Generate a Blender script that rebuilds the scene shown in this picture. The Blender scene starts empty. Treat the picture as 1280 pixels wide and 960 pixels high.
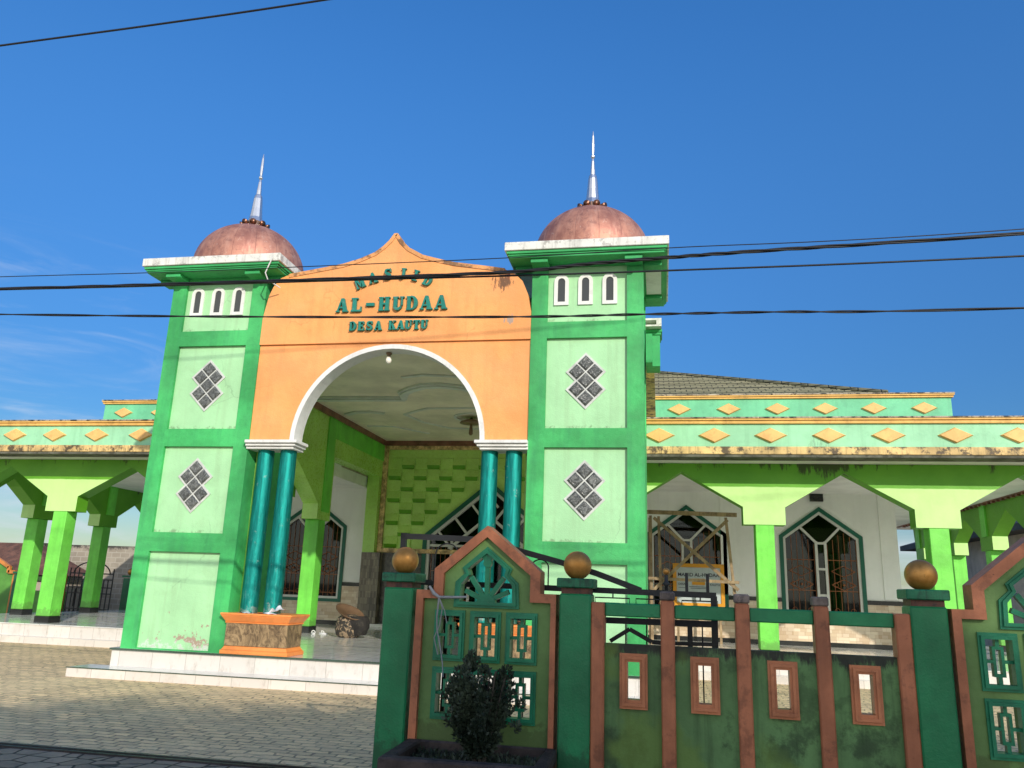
import bpy, bmesh, math, random
from mathutils import Vector, Matrix, Quaternion
from mathutils.geometry import tessellate_polygon

random.seed(7)
R = math.radians
scene = bpy.context.scene
COL = scene.collection
PI = math.pi


# ------------------------------------------------------------------ helpers
def lin(c):
    return c / 12.92 if c <= 0.04045 else ((c + 0.055) / 1.055) ** 2.4


def rgb(r, g, b):
    """sRGB 0-255 -> linear"""
    return (lin(r / 255), lin(g / 255), lin(b / 255), 1.0)


class MB:
    """collects shapes, then links them as ONE mesh object"""

    def __init__(self):
        self.v, self.f, self.sm = [], [], []

    def add(self, vs, fs, smooth=False):
        n = len(self.v)
        self.v += [tuple(p) for p in vs]
        for f in fs:
            self.f.append([i + n for i in f])
            self.sm.append(smooth)
        return self

    def box(self, x0, x1, y0, y1, z0, z1):
        vs = [(x0, y0, z0), (x1, y0, z0), (x1, y1, z0), (x0, y1, z0), (x0, y0, z1), (x1, y0, z1), (x1, y1, z1), (x0, y1, z1)]
        return self.add(vs, [(0, 3, 2, 1), (4, 5, 6, 7), (0, 1, 5, 4), (1, 2, 6, 5), (2, 3, 7, 6), (3, 0, 4, 7)])

    def frustum(self, x0, x1, y0, y1, z0, z1, g):
        """box whose top is larger by g on every side"""
        vs = [(x0, y0, z0), (x1, y0, z0), (x1, y1, z0), (x0, y1, z0), (x0 - g, y0 - g, z1), (x1 + g, y0 - g, z1), (x1 + g, y1 + g, z1), (x0 - g, y1 + g, z1)]
        return self.add(vs, [(0, 3, 2, 1), (4, 5, 6, 7), (0, 1, 5, 4), (1, 2, 6, 5), (2, 3, 7, 6), (3, 0, 4, 7)])

    def prism(self, pts, a0, a1, axis='y'):
        """2D polygon (u,v) extruded along axis: y -> (u,a,v); x -> (a,u,v); z -> (u,v,a)"""
        def P(u, v, a):
            return (u, a, v) if axis == 'y' else ((a, u, v) if axis == 'x' else (u, v, a))
        n = len(pts)
        vs = [P(u, v, a0) for u, v in pts] + [P(u, v, a1) for u, v in pts]
        fs = [tuple(range(n)), tuple(reversed(range(n, 2 * n)))]
        for i in range(n):
            j = (i + 1) % n
            fs.append((i, n + i, n + j, j))
        return self.add(vs, fs)

    def plate(self, outer, holes, a0, a1, axis='y'):
        def P(u, v, a):
            return (u, a, v) if axis == 'y' else ((a, u, v) if axis == 'x' else (u, v, a))
        loops = [outer] + list(holes)
        flat = [p for l in loops for p in l]
        tris = tessellate_polygon([[Vector((u, v, 0)) for u, v in l] for l in loops])
        n = len(flat)
        vs = [P(u, v, a0) for u, v in flat] + [P(u, v, a1) for u, v in flat]
        fs = [tuple(t) for t in tris] + [tuple(n + i for i in reversed(t)) for t in tris]
        k = 0
        for l in loops:
            m = len(l)
            for i in range(m):
                j = (i + 1) % m
                fs.append((k + i, n + k + i, n + k + j, k + j))
            k += m
        return self.add(vs, fs)

    def ring(self, outer, inner, a0, a1, axis='y', closed=True):
        """frame between two polygons with the same number of points"""
        def P(u, v, a):
            return (u, a, v) if axis == 'y' else ((a, u, v) if axis == 'x' else (u, v, a))
        n = len(outer)
        vs = [P(*p, a0) for p in outer] + [P(*p, a0) for p in inner] + [P(*p, a1) for p in outer] + [P(*p, a1) for p in inner]
        fs = [] if closed else [(0, n, 3 * n, 2 * n), (n - 1, 2 * n - 1, 4 * n - 1, 3 * n - 1)]
        for i in range(n if closed else n - 1):
            j = (i + 1) % n
            fs += [(i, j, n + j, n + i), (2 * n + i, 3 * n + i, 3 * n + j, 2 * n + j), (i, 2 * n + i, 2 * n + j, j), (n + i, n + j, 3 * n + j, 3 * n + i)]
        return self.add(vs, fs)

    def bar(self, p, q, w, d, axis='y'):
        """straight flat bar from p to q in the plane (x,z); w across, d deep centred"""
        p, q = Vector(p), Vector(q)
        t = (q - p).normalized()
        up = Vector((0, 1, 0)) if axis == 'y' else Vector((0, 0, 1))
        s = t.cross(up).normalized() * (w / 2)
        dd = up * (d / 2)
        vs = [p - s - dd, p + s - dd, p + s + dd, p - s + dd, q - s - dd, q + s - dd, q + s + dd, q - s + dd]
        return self.add(vs, [(0, 3, 2, 1), (4, 5, 6, 7), (0, 1, 5, 4), (1, 2, 6, 5), (2, 3, 7, 6), (3, 0, 4, 7)])

    def tube(self, path, r, n=8, smooth=True):
        path = [Vector(p) for p in path]
        rr = r if isinstance(r, (list, tuple)) else [r] * len(path)
        vs, fs = [], []
        prev = None
        for i, p in enumerate(path):
            t = (path[min(i + 1, len(path) - 1)] - path[max(i - 1, 0)]).normalized()
            if prev is None:
                a = Vector((0, 0, 1)) if abs(t.z) < .9 else Vector((1, 0, 0))
                u = t.cross(a).normalized()
            else:
                u = (prev - t * prev.dot(t)).normalized()
            prev = u
            w = t.cross(u)
            for k in range(n):
                an = 2 * PI * k / n
                vs.append(p + (u * math.cos(an) + w * math.sin(an)) * rr[i])
        for i in range(len(path) - 1):
            for k in range(n):
                k2 = (k + 1) % n
                fs.append((i * n + k, i * n + k2, (i + 1) * n + k2, (i + 1) * n + k))
        self.add(vs, fs, smooth)
        m = len(path) - 1
        self.add([vs[k] for k in range(n)], [tuple(reversed(range(n)))])
        self.add([vs[m * n + k] for k in range(n)], [tuple(range(n))])
        return self

    def lathe(self, prof, c, n=32, smooth=True):
        """profile [(r,z)] turned about the vertical through c"""
        vs, fs = [], []
        for r, z in prof:
            for k in range(n):
                a = 2 * PI * k / n
                vs.append((c[0] + r * math.cos(a), c[1] + r * math.sin(a), c[2] + z))
        for i in range(len(prof) - 1):
            for k in range(n):
                k2 = (k + 1) % n
                fs.append((i * n + k, i * n + k2, (i + 1) * n + k2, (i + 1) * n + k))
        self.add(vs, fs, smooth)
        if prof[0][0] > 1e-4:
            self.add(vs[:n], [tuple(reversed(range(n)))])
        if prof[-1][0] > 1e-4:
            self.add(vs[-n:], [tuple(range(n))])
        return self

    def ball(self, c, r, n=24):
        m = n // 2
        return self.lathe([(max(r * math.sin(PI * i / m), 1e-5), -r * math.cos(PI * i / m)) for i in range(m + 1)], c, n)

    def build(self, name, mat, parent=None, bevel=0, off=None, seg=1):
        base = Vector((0, 0, 0))
        if parent is not None:
            p = parent
            while p.parent is not None:
                p = p.parent
            base = Vector(p.get('_base', (0, 0, 0)))
        if off is not None:
            base = Vector(off)
        me = bpy.data.meshes.new(name)
        me.from_pydata([tuple(Vector(v) - base) for v in self.v], [], self.f)
        me.polygons.foreach_set('use_smooth', self.sm)
        bm = bmesh.new()
        bm.from_mesh(me)
        bmesh.ops.recalc_face_normals(bm, faces=bm.faces)
        bm.to_mesh(me)
        bm.free()
        me.materials.append(mat)
        o = bpy.data.objects.new(name, me)
        COL.objects.link(o)
        if parent is not None:
            o.parent = parent
        elif off is not None:
            o.location = off
        if bevel:
            b = o.modifiers.new('bevel', 'BEVEL')
            b.width = bevel
            b.segments = seg
            b.limit_method = 'ANGLE'
            b.angle_limit = R(40)
        return o


def tag(o, label=None, cat=None, group=None, kind=None):
    for k, v in (('label', label), ('category', cat), ('group', group), ('kind', kind)):
        if v:
            o[k] = v
    return o


def thing(name, label, cat, base, group=None, rotz=0):
    o = bpy.data.objects.new(name, None)
    COL.objects.link(o)
    o.location = base
    o.rotation_euler = (0, 0, rotz)
    o['_base'] = tuple(base)
    o.empty_display_size = .3
    return tag(o, label, cat, group)


def copy_tree(o, parent=None):
    c = o.copy()
    COL.objects.link(c)
    c.parent = parent
    for ch in list(o.children):
        copy_tree(ch, c)
    return c


# ------------------------------------------------------------------ materials
TX, TW, YT, CX = -8.93, 1.885, 12.6, -4.575


class NT:
    def __init__(self, name):
        self.m = bpy.data.materials.new(name)
        self.m.use_nodes = True
        self.t = self.m.node_tree
        self.t.nodes.clear()
        self.out = self.n('ShaderNodeOutputMaterial')
        self.b = self.n('ShaderNodeBsdfPrincipled')
        self.l(self.b.outputs[0], self.out.inputs[0])
        g = self.n('ShaderNodeNewGeometry')
        self.pos = g.outputs['Position']
        self.nrm = g.outputs['Normal']

    def n(self, t, **kw):
        o = self.t.nodes.new(t)
        for k, v in kw.items():
            setattr(o, k, v)
        return o

    def l(self, a, b):
        self.t.links.new(a, b)

    def inp(self, sock, v):
        if hasattr(v, 'is_output'):
            self.l(v, sock)
        else:
            sock.default_value = v

    def scaled(self, s, vec=None):
        m = self.n('ShaderNodeMapping')
        self.l(vec or self.pos, m.inputs[0])
        m.inputs['Scale'].default_value = s
        return m.outputs[0]

    def noise(self, scale, detail=5, rough=.6, vec=None, dist=0):
        o = self.n('ShaderNodeTexNoise')
        self.l(vec or self.pos, o.inputs['Vector'])
        o.inputs['Scale'].default_value = scale
        o.inputs['Detail'].default_value = detail
        o.inputs['Roughness'].default_value = rough
        o.inputs['Distortion'].default_value = dist
        return o.outputs['Fac']

    def ramp(self, fac, lo, hi, a=0., b=1.):
        o = self.n('ShaderNodeMapRange', interpolation_type='SMOOTHSTEP')
        self.l(fac, o.inputs[0])
        o.inputs[1].default_value, o.inputs[2].default_value = lo, hi
        o.inputs[3].default_value, o.inputs[4].default_value = a, b
        return o.outputs[0]

    def math(self, op, a, b=0.):
        o = self.n('ShaderNodeMath', operation=op)
        self.inp(o.inputs[0], a)
        self.inp(o.inputs[1], b)
        return o.outputs[0]

    def mix(self, fac, a, b, mode='MIX'):
        o = self.n('ShaderNodeMix', data_type='RGBA', blend_type=mode)
        self.inp(o.inputs[0], fac)
        self.inp(o.inputs[6], a)
        self.inp(o.inputs[7], b)
        return o.outputs[2]

    def sep(self, v=None):
        o = self.n('ShaderNodeSeparateXYZ')
        self.l(v or self.pos, o.inputs[0])
        return o.outputs

    def bump(self, h, strength=.2, dist=.01, prev=None):
        o = self.n('ShaderNodeBump')
        o.inputs['Strength'].default_value = strength
        o.inputs['Distance'].default_value = dist
        self.l(h, o.inputs['Height'])
        if prev:
            self.l(prev, o.inputs['Normal'])
        self.l(o.outputs[0], self.b.inputs['Normal'])
        return o.outputs[0]

    def spot(self, c, r):
        """1 near the point c, 0 beyond r"""
        o = self.n('ShaderNodeVectorMath', operation='DISTANCE')
        self.l(self.pos, o.inputs[0])
        o.inputs[1].default_value = c
        return self.ramp(o.outputs['Value'], 0, r, 1, 0)


def paint(name, col, rough=.6, var=.12, streak=.25, dirt=.2, dirtcol=(.06, .05, .035, 1), chips=0, chipcol=(.35, .3, .24, 1), bump=.12, metallic=0, spec=.4, spots=(), basegrime=None, post=None, sc=1., cracks=0., fade=0.):
    m = NT(name)
    c = col
    n1 = m.noise(1.1 * sc, 6)
    dark = tuple(x * (1 - var * 1.6) for x in col[:3]) + (1,)
    lite = tuple(min(1, x * (1 + var) + .004) for x in col[:3]) + (1,)
    c = m.mix(m.ramp(n1, .3, .7), dark, lite)
    n2 = m.noise(22 * sc, 4)
    c = m.mix(m.math('MULTIPLY', m.ramp(n2, .45, .75), var * .8), c, tuple(x * .7 for x in col[:3]) + (1,))
    if streak:
        s = m.noise(1., 5, .65, m.scaled((7 * sc, 7 * sc, .45 * sc)))
        c = m.mix(m.math('MULTIPLY', m.ramp(s, .47, .70), streak), c, dirtcol)
    if dirt:
        d = m.noise(2.6 * sc, 10, .72)
        c = m.mix(m.math('MULTIPLY', m.ramp(d, .555 - .09 * dirt, .645 - .07 * dirt), min(1, dirt * 1.1)), c, dirtcol)
    if chips:
        ch = m.noise(5.5 * sc, 8, .7)
        c = m.mix(m.ramp(ch, .70 - chips * .12, .72 - chips * .12), c, chipcol)
    if fade:
        fd_ = m.noise(.55, 4, .6, m.scaled((1, 1, 1.6)))
        c = m.mix(m.math('MULTIPLY', m.ramp(fd_, .38, .66), fade), c, tuple(min(1, x * .75 + .10) for x in col[:3]) + (1,))
    if cracks:
        nz_ = m.n('ShaderNodeTexNoise')
        m.l(m.pos, nz_.inputs['Vector'])
        nz_.inputs['Scale'].default_value = 2.2
        nz_.inputs['Detail'].default_value = 6
        va = m.n('ShaderNodeVectorMath', operation='MULTIPLY_ADD')
        m.l(nz_.outputs['Color'], va.inputs[0])
        va.inputs[1].default_value = (.55, .55, .55)
        m.l(m.pos, va.inputs[2])
        vo = m.n('ShaderNodeTexVoronoi', feature='DISTANCE_TO_EDGE')
        m.l(va.outputs[0], vo.inputs['Vector'])
        vo.inputs['Scale'].default_value = .75
        ln = m.ramp(vo.outputs['Distance'], .002, .009, 1, 0)
        c = m.mix(m.math('MULTIPLY', m.math('MULTIPLY', ln, m.ramp(m.noise(.9, 3), .53, .62)), cracks), c, tuple(x * .35 for x in col[:3]) + (1,))
    for (p, r, k, sharp, colr) in spots:
        f = m.spot(p, r)
        nn = m.noise(11, 9, .8, m.scaled((1.5, 1.5, .42)))
        f2 = m.ramp(m.math('ADD', m.math('MULTIPLY', f, .34), nn), .74, .76 + sharp)
        c = m.mix(m.math('MULTIPLY', f2, k), c, colr)
    if basegrime:
        z0, z1, k, colr = basegrime
        z = m.sep()[2]
        g = m.ramp(z, z0, z1, 1, 0)
        nn = m.noise(6, 8, .75)
        f = m.ramp(m.math('ADD', m.math('MULTIPLY', g, .45), nn), .72, .86)
        c = m.mix(m.math('MULTIPLY', f, k), c, colr)
    if post:
        c = post(m, c)
    m.inp(m.b.inputs['Base Color'], c)
    m.inp(m.b.inputs['Roughness'], m.ramp(n2, .3, .8, rough * .85, min(1, rough * 1.15)))
    m.b.inputs['Metallic'].default_value = metallic
    m.b.inputs['Specular IOR Level'].default_value = spec
    if bump:
        h = m.math('ADD', m.math('ADD', m.noise(55, 4), m.math('MULTIPLY', m.noise(6, 4), 1.5)), m.math('MULTIPLY', m.noise(1.6, 3), 4.))
        m.bump(h, bump, .02)
    return m.m


BLACKMOLD = (.018, .017, .014, 1)
M = {}
M['tower_green'] = paint('tower_green', (.050, .43, .115, 1), var=.24, streak=.30, dirt=.16, dirtcol=(.025, .19, .08, 1), chips=.0, cracks=.22, fade=.12, bump=.22)


def peel(m, c):
    z = m.sep()[2]
    x = m.sep()[0]
    g = m.math('MULTIPLY', m.ramp(z, .5, 1.15, 1, 0), m.ramp(x, -8.6, -7.9, .4, 1))
    p = m.ramp(m.math('ADD', m.noise(4.5, 7, .7), m.math('MULTIPLY', g, .16)), .665, .685)
    p = m.math('MULTIPLY', p, m.ramp(z, .9, 1.3, 1, 0))
    c = m.mix(p, c, (.36, .27, .2, 1))
    w = m.ramp(m.math('ADD', m.noise(9, 8, .8), m.math('MULTIPLY', m.ramp(z, .45, .75, 1, 0), .22)), .69, .73)
    c = m.mix(m.math('MULTIPLY', w, m.ramp(z, .8, 1., .7, 0)), c, (.62, .68, .62, 1))
    # grime and algae along the ledges at the panel bottoms
    g = None
    for zb in (2.345, 4.16, 5.985):
        r_ = m.math('MULTIPLY', m.ramp(z, zb, zb + .14, 1, 0), m.math('GREATER_THAN', z, zb - .03))
        g = r_ if g is None else m.math('MAXIMUM', g, r_)
    f = m.ramp(m.math('ADD', m.math('MULTIPLY', g, .22), m.noise(1, 9, .8, m.scaled((7, 7, 6)))), .68, .80)
    return m.mix(m.math('MULTIPLY', f, .55), c, (.12, .15, .08, 1))


M['panel_green'] = paint('panel_green', (.37, .67, .36, 1), var=.06, streak=.22, dirt=.12, dirtcol=(.25, .38, .19, 1), post=peel, cracks=.28, bump=.2)
M['orange'] = paint('orange_plaster', (.88, .37, .115, 1), var=.09, streak=.24, dirt=.16, dirtcol=(.55, .21, .07, 1), bump=.26, cracks=.25, fade=.25,
                    spots=[((-2.62, 12.6, 6.72), .42, .9, .06, (.10, .05, .03, 1)), ((-2.5, 12.6, 6.95), .35, .8, .08, (.25, .07, .03, 1)), ((-2.5, 12.6, 6.05), .22, .8, .05, (.3, .28, .26, 1))])
M['orange_top'] = paint('orange_weathered', (.78, .36, .13, 1), var=.15, streak=.3, dirt=.75, dirtcol=(.12, .07, .04, 1))
M['orange_trim'] = paint('orange_gloss', (.83, .28, .07, 1), rough=.35, var=.1, streak=.1, dirt=.15)
M['white_trim'] = paint('white_trim', (.74, .74, .71, 1), var=.05, streak=.15, dirt=.15, dirtcol=(.2, .18, .15, 1))
M['mortar_white'] = paint('mortar_white', (.60, .62, .58, 1), var=.1, streak=.2, dirt=.35, dirtcol=(.3, .3, .28, 1), sc=3)
M['white_dirty'] = paint('white_cornice', (.74, .74, .68, 1), var=.08, streak=.3, dirt=.42, sc=2.4, dirtcol=(.13, .11, .09, 1))
M['cornice_green'] = paint('cornice_green', (.04, .40, .12, 1), var=.15, streak=.1, dirt=.1)
M['lime'] = paint('lime_paint', (.17, .67, .075, 1), rough=.5, var=.16, streak=.28, dirt=.14, dirtcol=(.07, .34, .03, 1), fade=.14, bump=.22, basegrime=(.55, 1.0, .5, (.10, .20, .05, 1)))


def drip(m, c):
    s = m.sep()
    g = m.ramp(s[2], 4.42, 3.95, 1, 0)
    near = m.math('ADD', m.ramp(m.math('ABSOLUTE', m.math('SUBTRACT', s[0], 3.3)), .0, 1.6, .2, 0), .0)
    nn = m.noise(1, 8, .75, m.scaled((5, 5, 1.1)))
    f = m.ramp(m.math('ADD', m.math('MULTIPLY', g, .26), m.math('ADD', nn, near)), .80, .88)
    f = m.math('MULTIPLY', f, m.ramp(s[2], 3.9, 4.1, 0, 1))
    c = m.mix(m.math('MULTIPLY', f, .9), c, (.03, .045, .01, 1))
    # damp grime on the lower rims of the capitals
    f2 = m.ramp(m.math('ADD', m.math('MULTIPLY', m.ramp(s[2], 3.1, 3.22, 1, 0), .25), m.noise(9, 6, .7)), .78, .9)
    c = m.mix(m.math('MULTIPLY', f2, .35), c, (.12, .15, .05, 1))
    return c


def green_by_height(m, c):
    # pale front and back faces low down, stronger green above and on sides
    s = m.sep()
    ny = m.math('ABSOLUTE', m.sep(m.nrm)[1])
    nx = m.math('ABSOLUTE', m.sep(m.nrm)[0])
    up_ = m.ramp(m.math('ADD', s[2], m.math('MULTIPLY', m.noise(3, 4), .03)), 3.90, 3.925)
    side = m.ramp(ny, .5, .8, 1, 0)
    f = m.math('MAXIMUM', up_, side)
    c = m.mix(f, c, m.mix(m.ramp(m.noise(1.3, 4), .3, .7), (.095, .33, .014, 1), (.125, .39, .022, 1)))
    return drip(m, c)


M['beam_lime'] = paint('beam_lime', (.50, .80, .28, 1), rough=.5, var=.06, streak=.06, dirt=.05, dirtcol=(.25, .4, .1, 1), post=green_by_height)
M['porch_lime'] = paint('porch_lime', (.40, .72, .13, 1), rough=.3, var=.1, streak=.05, dirt=.05, dirtcol=(.1, .2, .03, 1), spec=.5)
M['parapet_green'] = paint('parapet_green', (.33, .68, .41, 1), var=.08, streak=.22, dirt=.16, dirtcol=(.14, .32, .17, 1),
                           spots=[((3.3, 16.9, 4.6), .7, .35, .10, (.1, .12, .07, 1))])
M['parapet_mint'] = paint('parapet_mint', (.16, .56, .30, 1), var=.1, streak=.2, dirt=.2, dirtcol=(.08, .28, .16, 1))
M['gold_paint'] = paint('gold_paint', (.80, .47, .13, 1), var=.1, streak=.25, dirt=.3, dirtcol=(.25, .12, .03, 1))
M['diamond_paint'] = paint('diamond_paint', (.86, .50, .17, 1), var=.08, streak=.1, dirt=.3, dirtcol=(.5, .25, .08, 1), sc=2)
M['gold_moldy'] = paint('gold_moldy', (.72, .50, .20, 1), var=.25, streak=.5, dirt=.85, dirtcol=(.07, .05, .03, 1), sc=1.8)
M['moldy_top'] = paint('moldy_cap', (.46, .38, .28, 1), var=.3, streak=.5, dirt=1., dirtcol=(.03, .028, .025, 1), sc=2.2)
M['white_wall'] = paint('white_wall', (.86, .87, .84, 1), rough=.45, var=.04, streak=.06, dirt=.04, dirtcol=(.35, .35, .33, 1))
M['ceiling'] = paint('ceiling_cream', (.88, .82, .64, 1), rough=.5, var=.12, streak=0, dirt=.12, dirtcol=(.45, .42, .28, 1), sc=.7)
M['relief'] = paint('ceiling_relief', (.70, .74, .68, 1), rough=.5, var=.1, streak=0, dirt=.1, dirtcol=(.3, .33, .3, 1))
M['veranda_ceiling'] = paint('veranda_ceiling', (.84, .84, .81, 1), rough=.5, var=.08, streak=0, dirt=.12, dirtcol=(.3, .3, .28, 1))
M['black_tile'] = paint('black_tile', (.012, .014, .014, 1), rough=.18, var=.1, streak=0, dirt=.1, bump=.02, spec=.5)
M['door_green'] = paint('door_green', (.006, .12, .075, 1), rough=.4, var=.1, streak=.05, dirt=.05)
M['frame_white'] = paint('frame_white', (.66, .66, .63, 1), rough=.4, var=.05, streak=.05, dirt=.05)
M['iron_orange'] = paint('iron_orange', (.30, .10, .03, 1), rough=.5, var=.2, streak=0, dirt=.2)
M['brown_moulding'] = paint('brown_moulding', (.24, .10, .065, 1), rough=.4, var=.3, streak=0, dirt=.3, dirtcol=(.3, .18, .12, 1), sc=3)
M['gold_border'] = paint('gold_border', (.72, .50, .24, 1), rough=.4, var=.4, streak=0, dirt=.5, dirtcol=(.3, .12, .03, 1), sc=6)
M['weave'] = paint('weave_tile', (.52, .80, .20, 1), rough=.3, var=.08, streak=0, dirt=.06, dirtcol=(.1, .25, .02, 1), spec=.5)
M['weave_shaded'] = paint('weave_tile_shaded', (.13, .38, .02, 1), rough=.4, var=.08, streak=0, dirt=.05, dirtcol=(.1, .25, .02, 1))  # undersides of the woven tiles, their shade put into the colour
M['granite'] = paint('granite', (.10, .095, .085, 1), rough=.25, var=.3, streak=0, dirt=.5, dirtcol=(.03, .03, .03, 1), sc=5)
M['teal_metal'] = None
M['fence_green'] = paint('fence_green', (.008, .20, .070, 1), rough=.42, var=.22, streak=.15, dirt=.14, dirtcol=(.004, .06, .035, 1), chips=.02, chipcol=(.02, .03, .02, 1), basegrime=(.2, .7, .6, (.01, .05, .02, 1)))
M['fence_capgreen'] = paint('fence_cap_green', (.008, .15, .065, 1), rough=.5, var=.25, streak=.7, dirt=.5, dirtcol=(.005, .02, .015, 1), sc=4)
M['fence_brown'] = paint('fence_brown', (.40, .138, .062, 1), rough=.55, var=.18, streak=.2, dirt=.35, dirtcol=(.06, .025, .015, 1), chips=.12, chipcol=(.02, .015, .012, 1), sc=2)
M['fence_neck'] = paint('fence_neck', (.11, .04, .025, 1), rough=.6, var=.3, streak=.3, dirt=.6, dirtcol=(.01, .01, .01, 1), sc=4)


def panel_grime_dapple(m, c):
    z = m.sep()[2]
    top = m.ramp(z, 1.0, 1.21, 0, 1)
    f = m.ramp(m.math('ADD', m.math('MULTIPLY', top, .34), m.noise(1, 8, .78, m.scaled((8, 8, 2.0)))), .66, .82)
    c = m.mix(m.math('MULTIPLY', f, .95), c, BLACKMOLD)
    low = m.ramp(z, .35, .95, 1, 0)
    f = m.ramp(m.math('ADD', m.math('MULTIPLY', low, .18), m.noise(2.6, 7, .7)), .62, .8)
    c = m.mix(m.math('MULTIPLY', f, .6), c, (.016, .036, .014, 1))
    moss_dapple = m.ramp(m.math('ADD', m.math('MULTIPLY', m.ramp(z, .3, .9, 1, 0), .08), m.noise(1.7, 4, .5)), .56, .68)  # mossy patches that also paint in dappled sunlight
    return m.mix(m.math('MULTIPLY', moss_dapple, .6), c, (.13, .22, .035, 1))


M['fence_panel'] = paint('fence_panel_green', (.105, .225, .075, 1), rough=.65, var=.22, streak=.6, dirt=.42, dirtcol=(.02, .05, .015, 1), post=panel_grime_dapple)
M['gable_green'] = paint('gable_green', (.125, .24, .065, 1), rough=.6, var=.18, streak=.12, dirt=.15, dirtcol=(.04, .08, .015, 1), basegrime=(.40, .72, .5, (.05, .06, .015, 1)))
M['grille_green'] = paint('grille_green', (.004, .18, .082, 1), rough=.4, var=.18, streak=.1, dirt=.2, dirtcol=(.003, .04, .025, 1), sc=3)
M['slot_frame'] = paint('slot_frame_terracotta', (.46, .165, .07, 1), rough=.45, var=.15, streak=.1, dirt=.25, dirtcol=(.1, .03, .015, 1), sc=3)
M['cap_grey'] = paint('concrete_cap', (.22, .175, .145, 1), rough=.9, var=.3, streak=.3, dirt=.6, dirtcol=(.03, .025, .03, 1), sc=4)
M['soffit_dark'] = paint('soffit_dark_paint', (.12, .12, .09, 1), rough=.9, var=.3, streak=.1, dirt=.6, dirtcol=(.03, .03, .02, 1), sc=2)  # plain darker tone with random dirt
M['gate_black'] = paint('gate_black', (.010, .012, .014, 1), rough=.5, var=.2, streak=0, dirt=.3, dirtcol=(.03, .025, .02, 1))
M['planter'] = paint('planter_concrete', (.058, .043, .037, 1), rough=.8, var=.3, streak=.3, dirt=.5, dirtcol=(.012, .011, .013, 1), sc=3)
M['soil'] = paint('soil', (.04, .032, .02, 1), rough=.95, var=.4, streak=0, dirt=.6, dirtcol=(.02, .05, .01, 1), sc=6)
M['wire'] = paint('wire_black', (.010, .010, .012, 1), rough=.5, var=.1, streak=0, dirt=0, bump=0)
M['timber'] = paint('timber', (.36, .26, .15, 1), rough=.8, var=.25, streak=.5, dirt=.3, dirtcol=(.1, .07, .04, 1), sc=3)
M['bag'] = paint('white_cloth', (.72, .72, .74, 1), rough=.7, var=.1, streak=0, dirt=.15)
M['string'] = paint('grey_string', (.26, .27, .27, 1), rough=.7, var=.15, streak=0, dirt=.1)
M['rust'] = paint('rusty_steel', (.02, .018, .02, 1), rough=.6, var=.3, streak=0, dirt=.4, dirtcol=(.07, .03, .015, 1))
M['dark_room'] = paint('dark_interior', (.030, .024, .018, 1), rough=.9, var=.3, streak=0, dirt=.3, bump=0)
M['curtain'] = paint('curtain_cloth', (.62, .56, .50, 1), rough=.9, var=.15, streak=.2, dirt=.1)
M['teal_letter'] = paint('teal_letter', (.008, .20, .155, 1), rough=.4, var=.1, streak=0, dirt=.15, dirtcol=(.3, .4, .35, 1), sc=3)
M['grey_wall'] = paint('grey_render', (.50, .43, .36, 1), rough=.8, var=.1, streak=.2, dirt=.2)
M['dark_roof'] = paint('dark_roof', (.04, .04, .042, 1), rough=.7, var=.2, streak=0, dirt=.3)
M['brown_cloth'] = paint('brown_tray', (.13, .075, .04, 1), rough=.7, var=.2, streak=0, dirt=.2)
M['black_cloth'] = paint('black_cloth', (.018, .016, .015, 1), rough=.9, var=.3, streak=0, dirt=.3, dirtcol=(.08, .07, .05, 1), sc=4)
M['bark'] = paint('bark', (.08, .055, .035, 1), rough=.9, var=.3, streak=.4, dirt=.3, sc=2)
M['stem'] = paint('shrub_stem', (.07, .06, .045, 1), rough=.9, var=.3, streak=.2, dirt=.2, sc=3)
M['bird'] = paint('bird_feathers', (.02, .02, .025, 1), bump=0)
M['lamp_brown'] = paint('lamp_brown', (.26, .17, .10, 1), rough=.4)
M['grey_plastic'] = paint('white_plastic', (.7, .7, .68, 1), rough=.4, var=.05, streak=.1, dirt=.1)


def m_simple(name, col, rough, metallic=0., spec=.5):
    m = NT(name)
    m.b.inputs['Base Color'].default_value = col
    m.b.inputs['Roughness'].default_value = rough
    m.b.inputs['Metallic'].default_value = metallic
    m.b.inputs['Specular IOR Level'].default_value = spec
    return m


def m_teal():
    m = NT('teal_column_metal')
    s = m.noise(1., 6, .7, m.scaled((26, 26, 2.5)))
    c = m.mix(m.ramp(s, .35, .75), (.003, .17, .15, 1), (.012, .36, .31, 1))
    p = m.noise(1, 7, .75, m.scaled((16, 16, 5)))
    zz = m.sep()[2]
    low = m.math('MULTIPLY', m.ramp(zz, 1.1, 2.6, 1, 0), .07)
    c = m.mix(m.math('MULTIPLY', m.ramp(m.math('ADD', p, low), .60, .72), .35), c, (.16, .45, .40, 1))
    c = m.mix(m.math('MULTIPLY', m.ramp(m.math('ADD', m.noise(9, 6, .7), m.ramp(zz, 1.08, 1.3, .16, 0)), .60, .72), .6), c, (.42, .46, .40, 1))
    m.inp(m.b.inputs['Base Color'], c)
    m.b.inputs['Metallic'].default_value = .75
    m.inp(m.b.inputs['Roughness'], m.ramp(s, .3, .8, .44, .64))
    m.bump(s, .3, .012)
    return m.m


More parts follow.
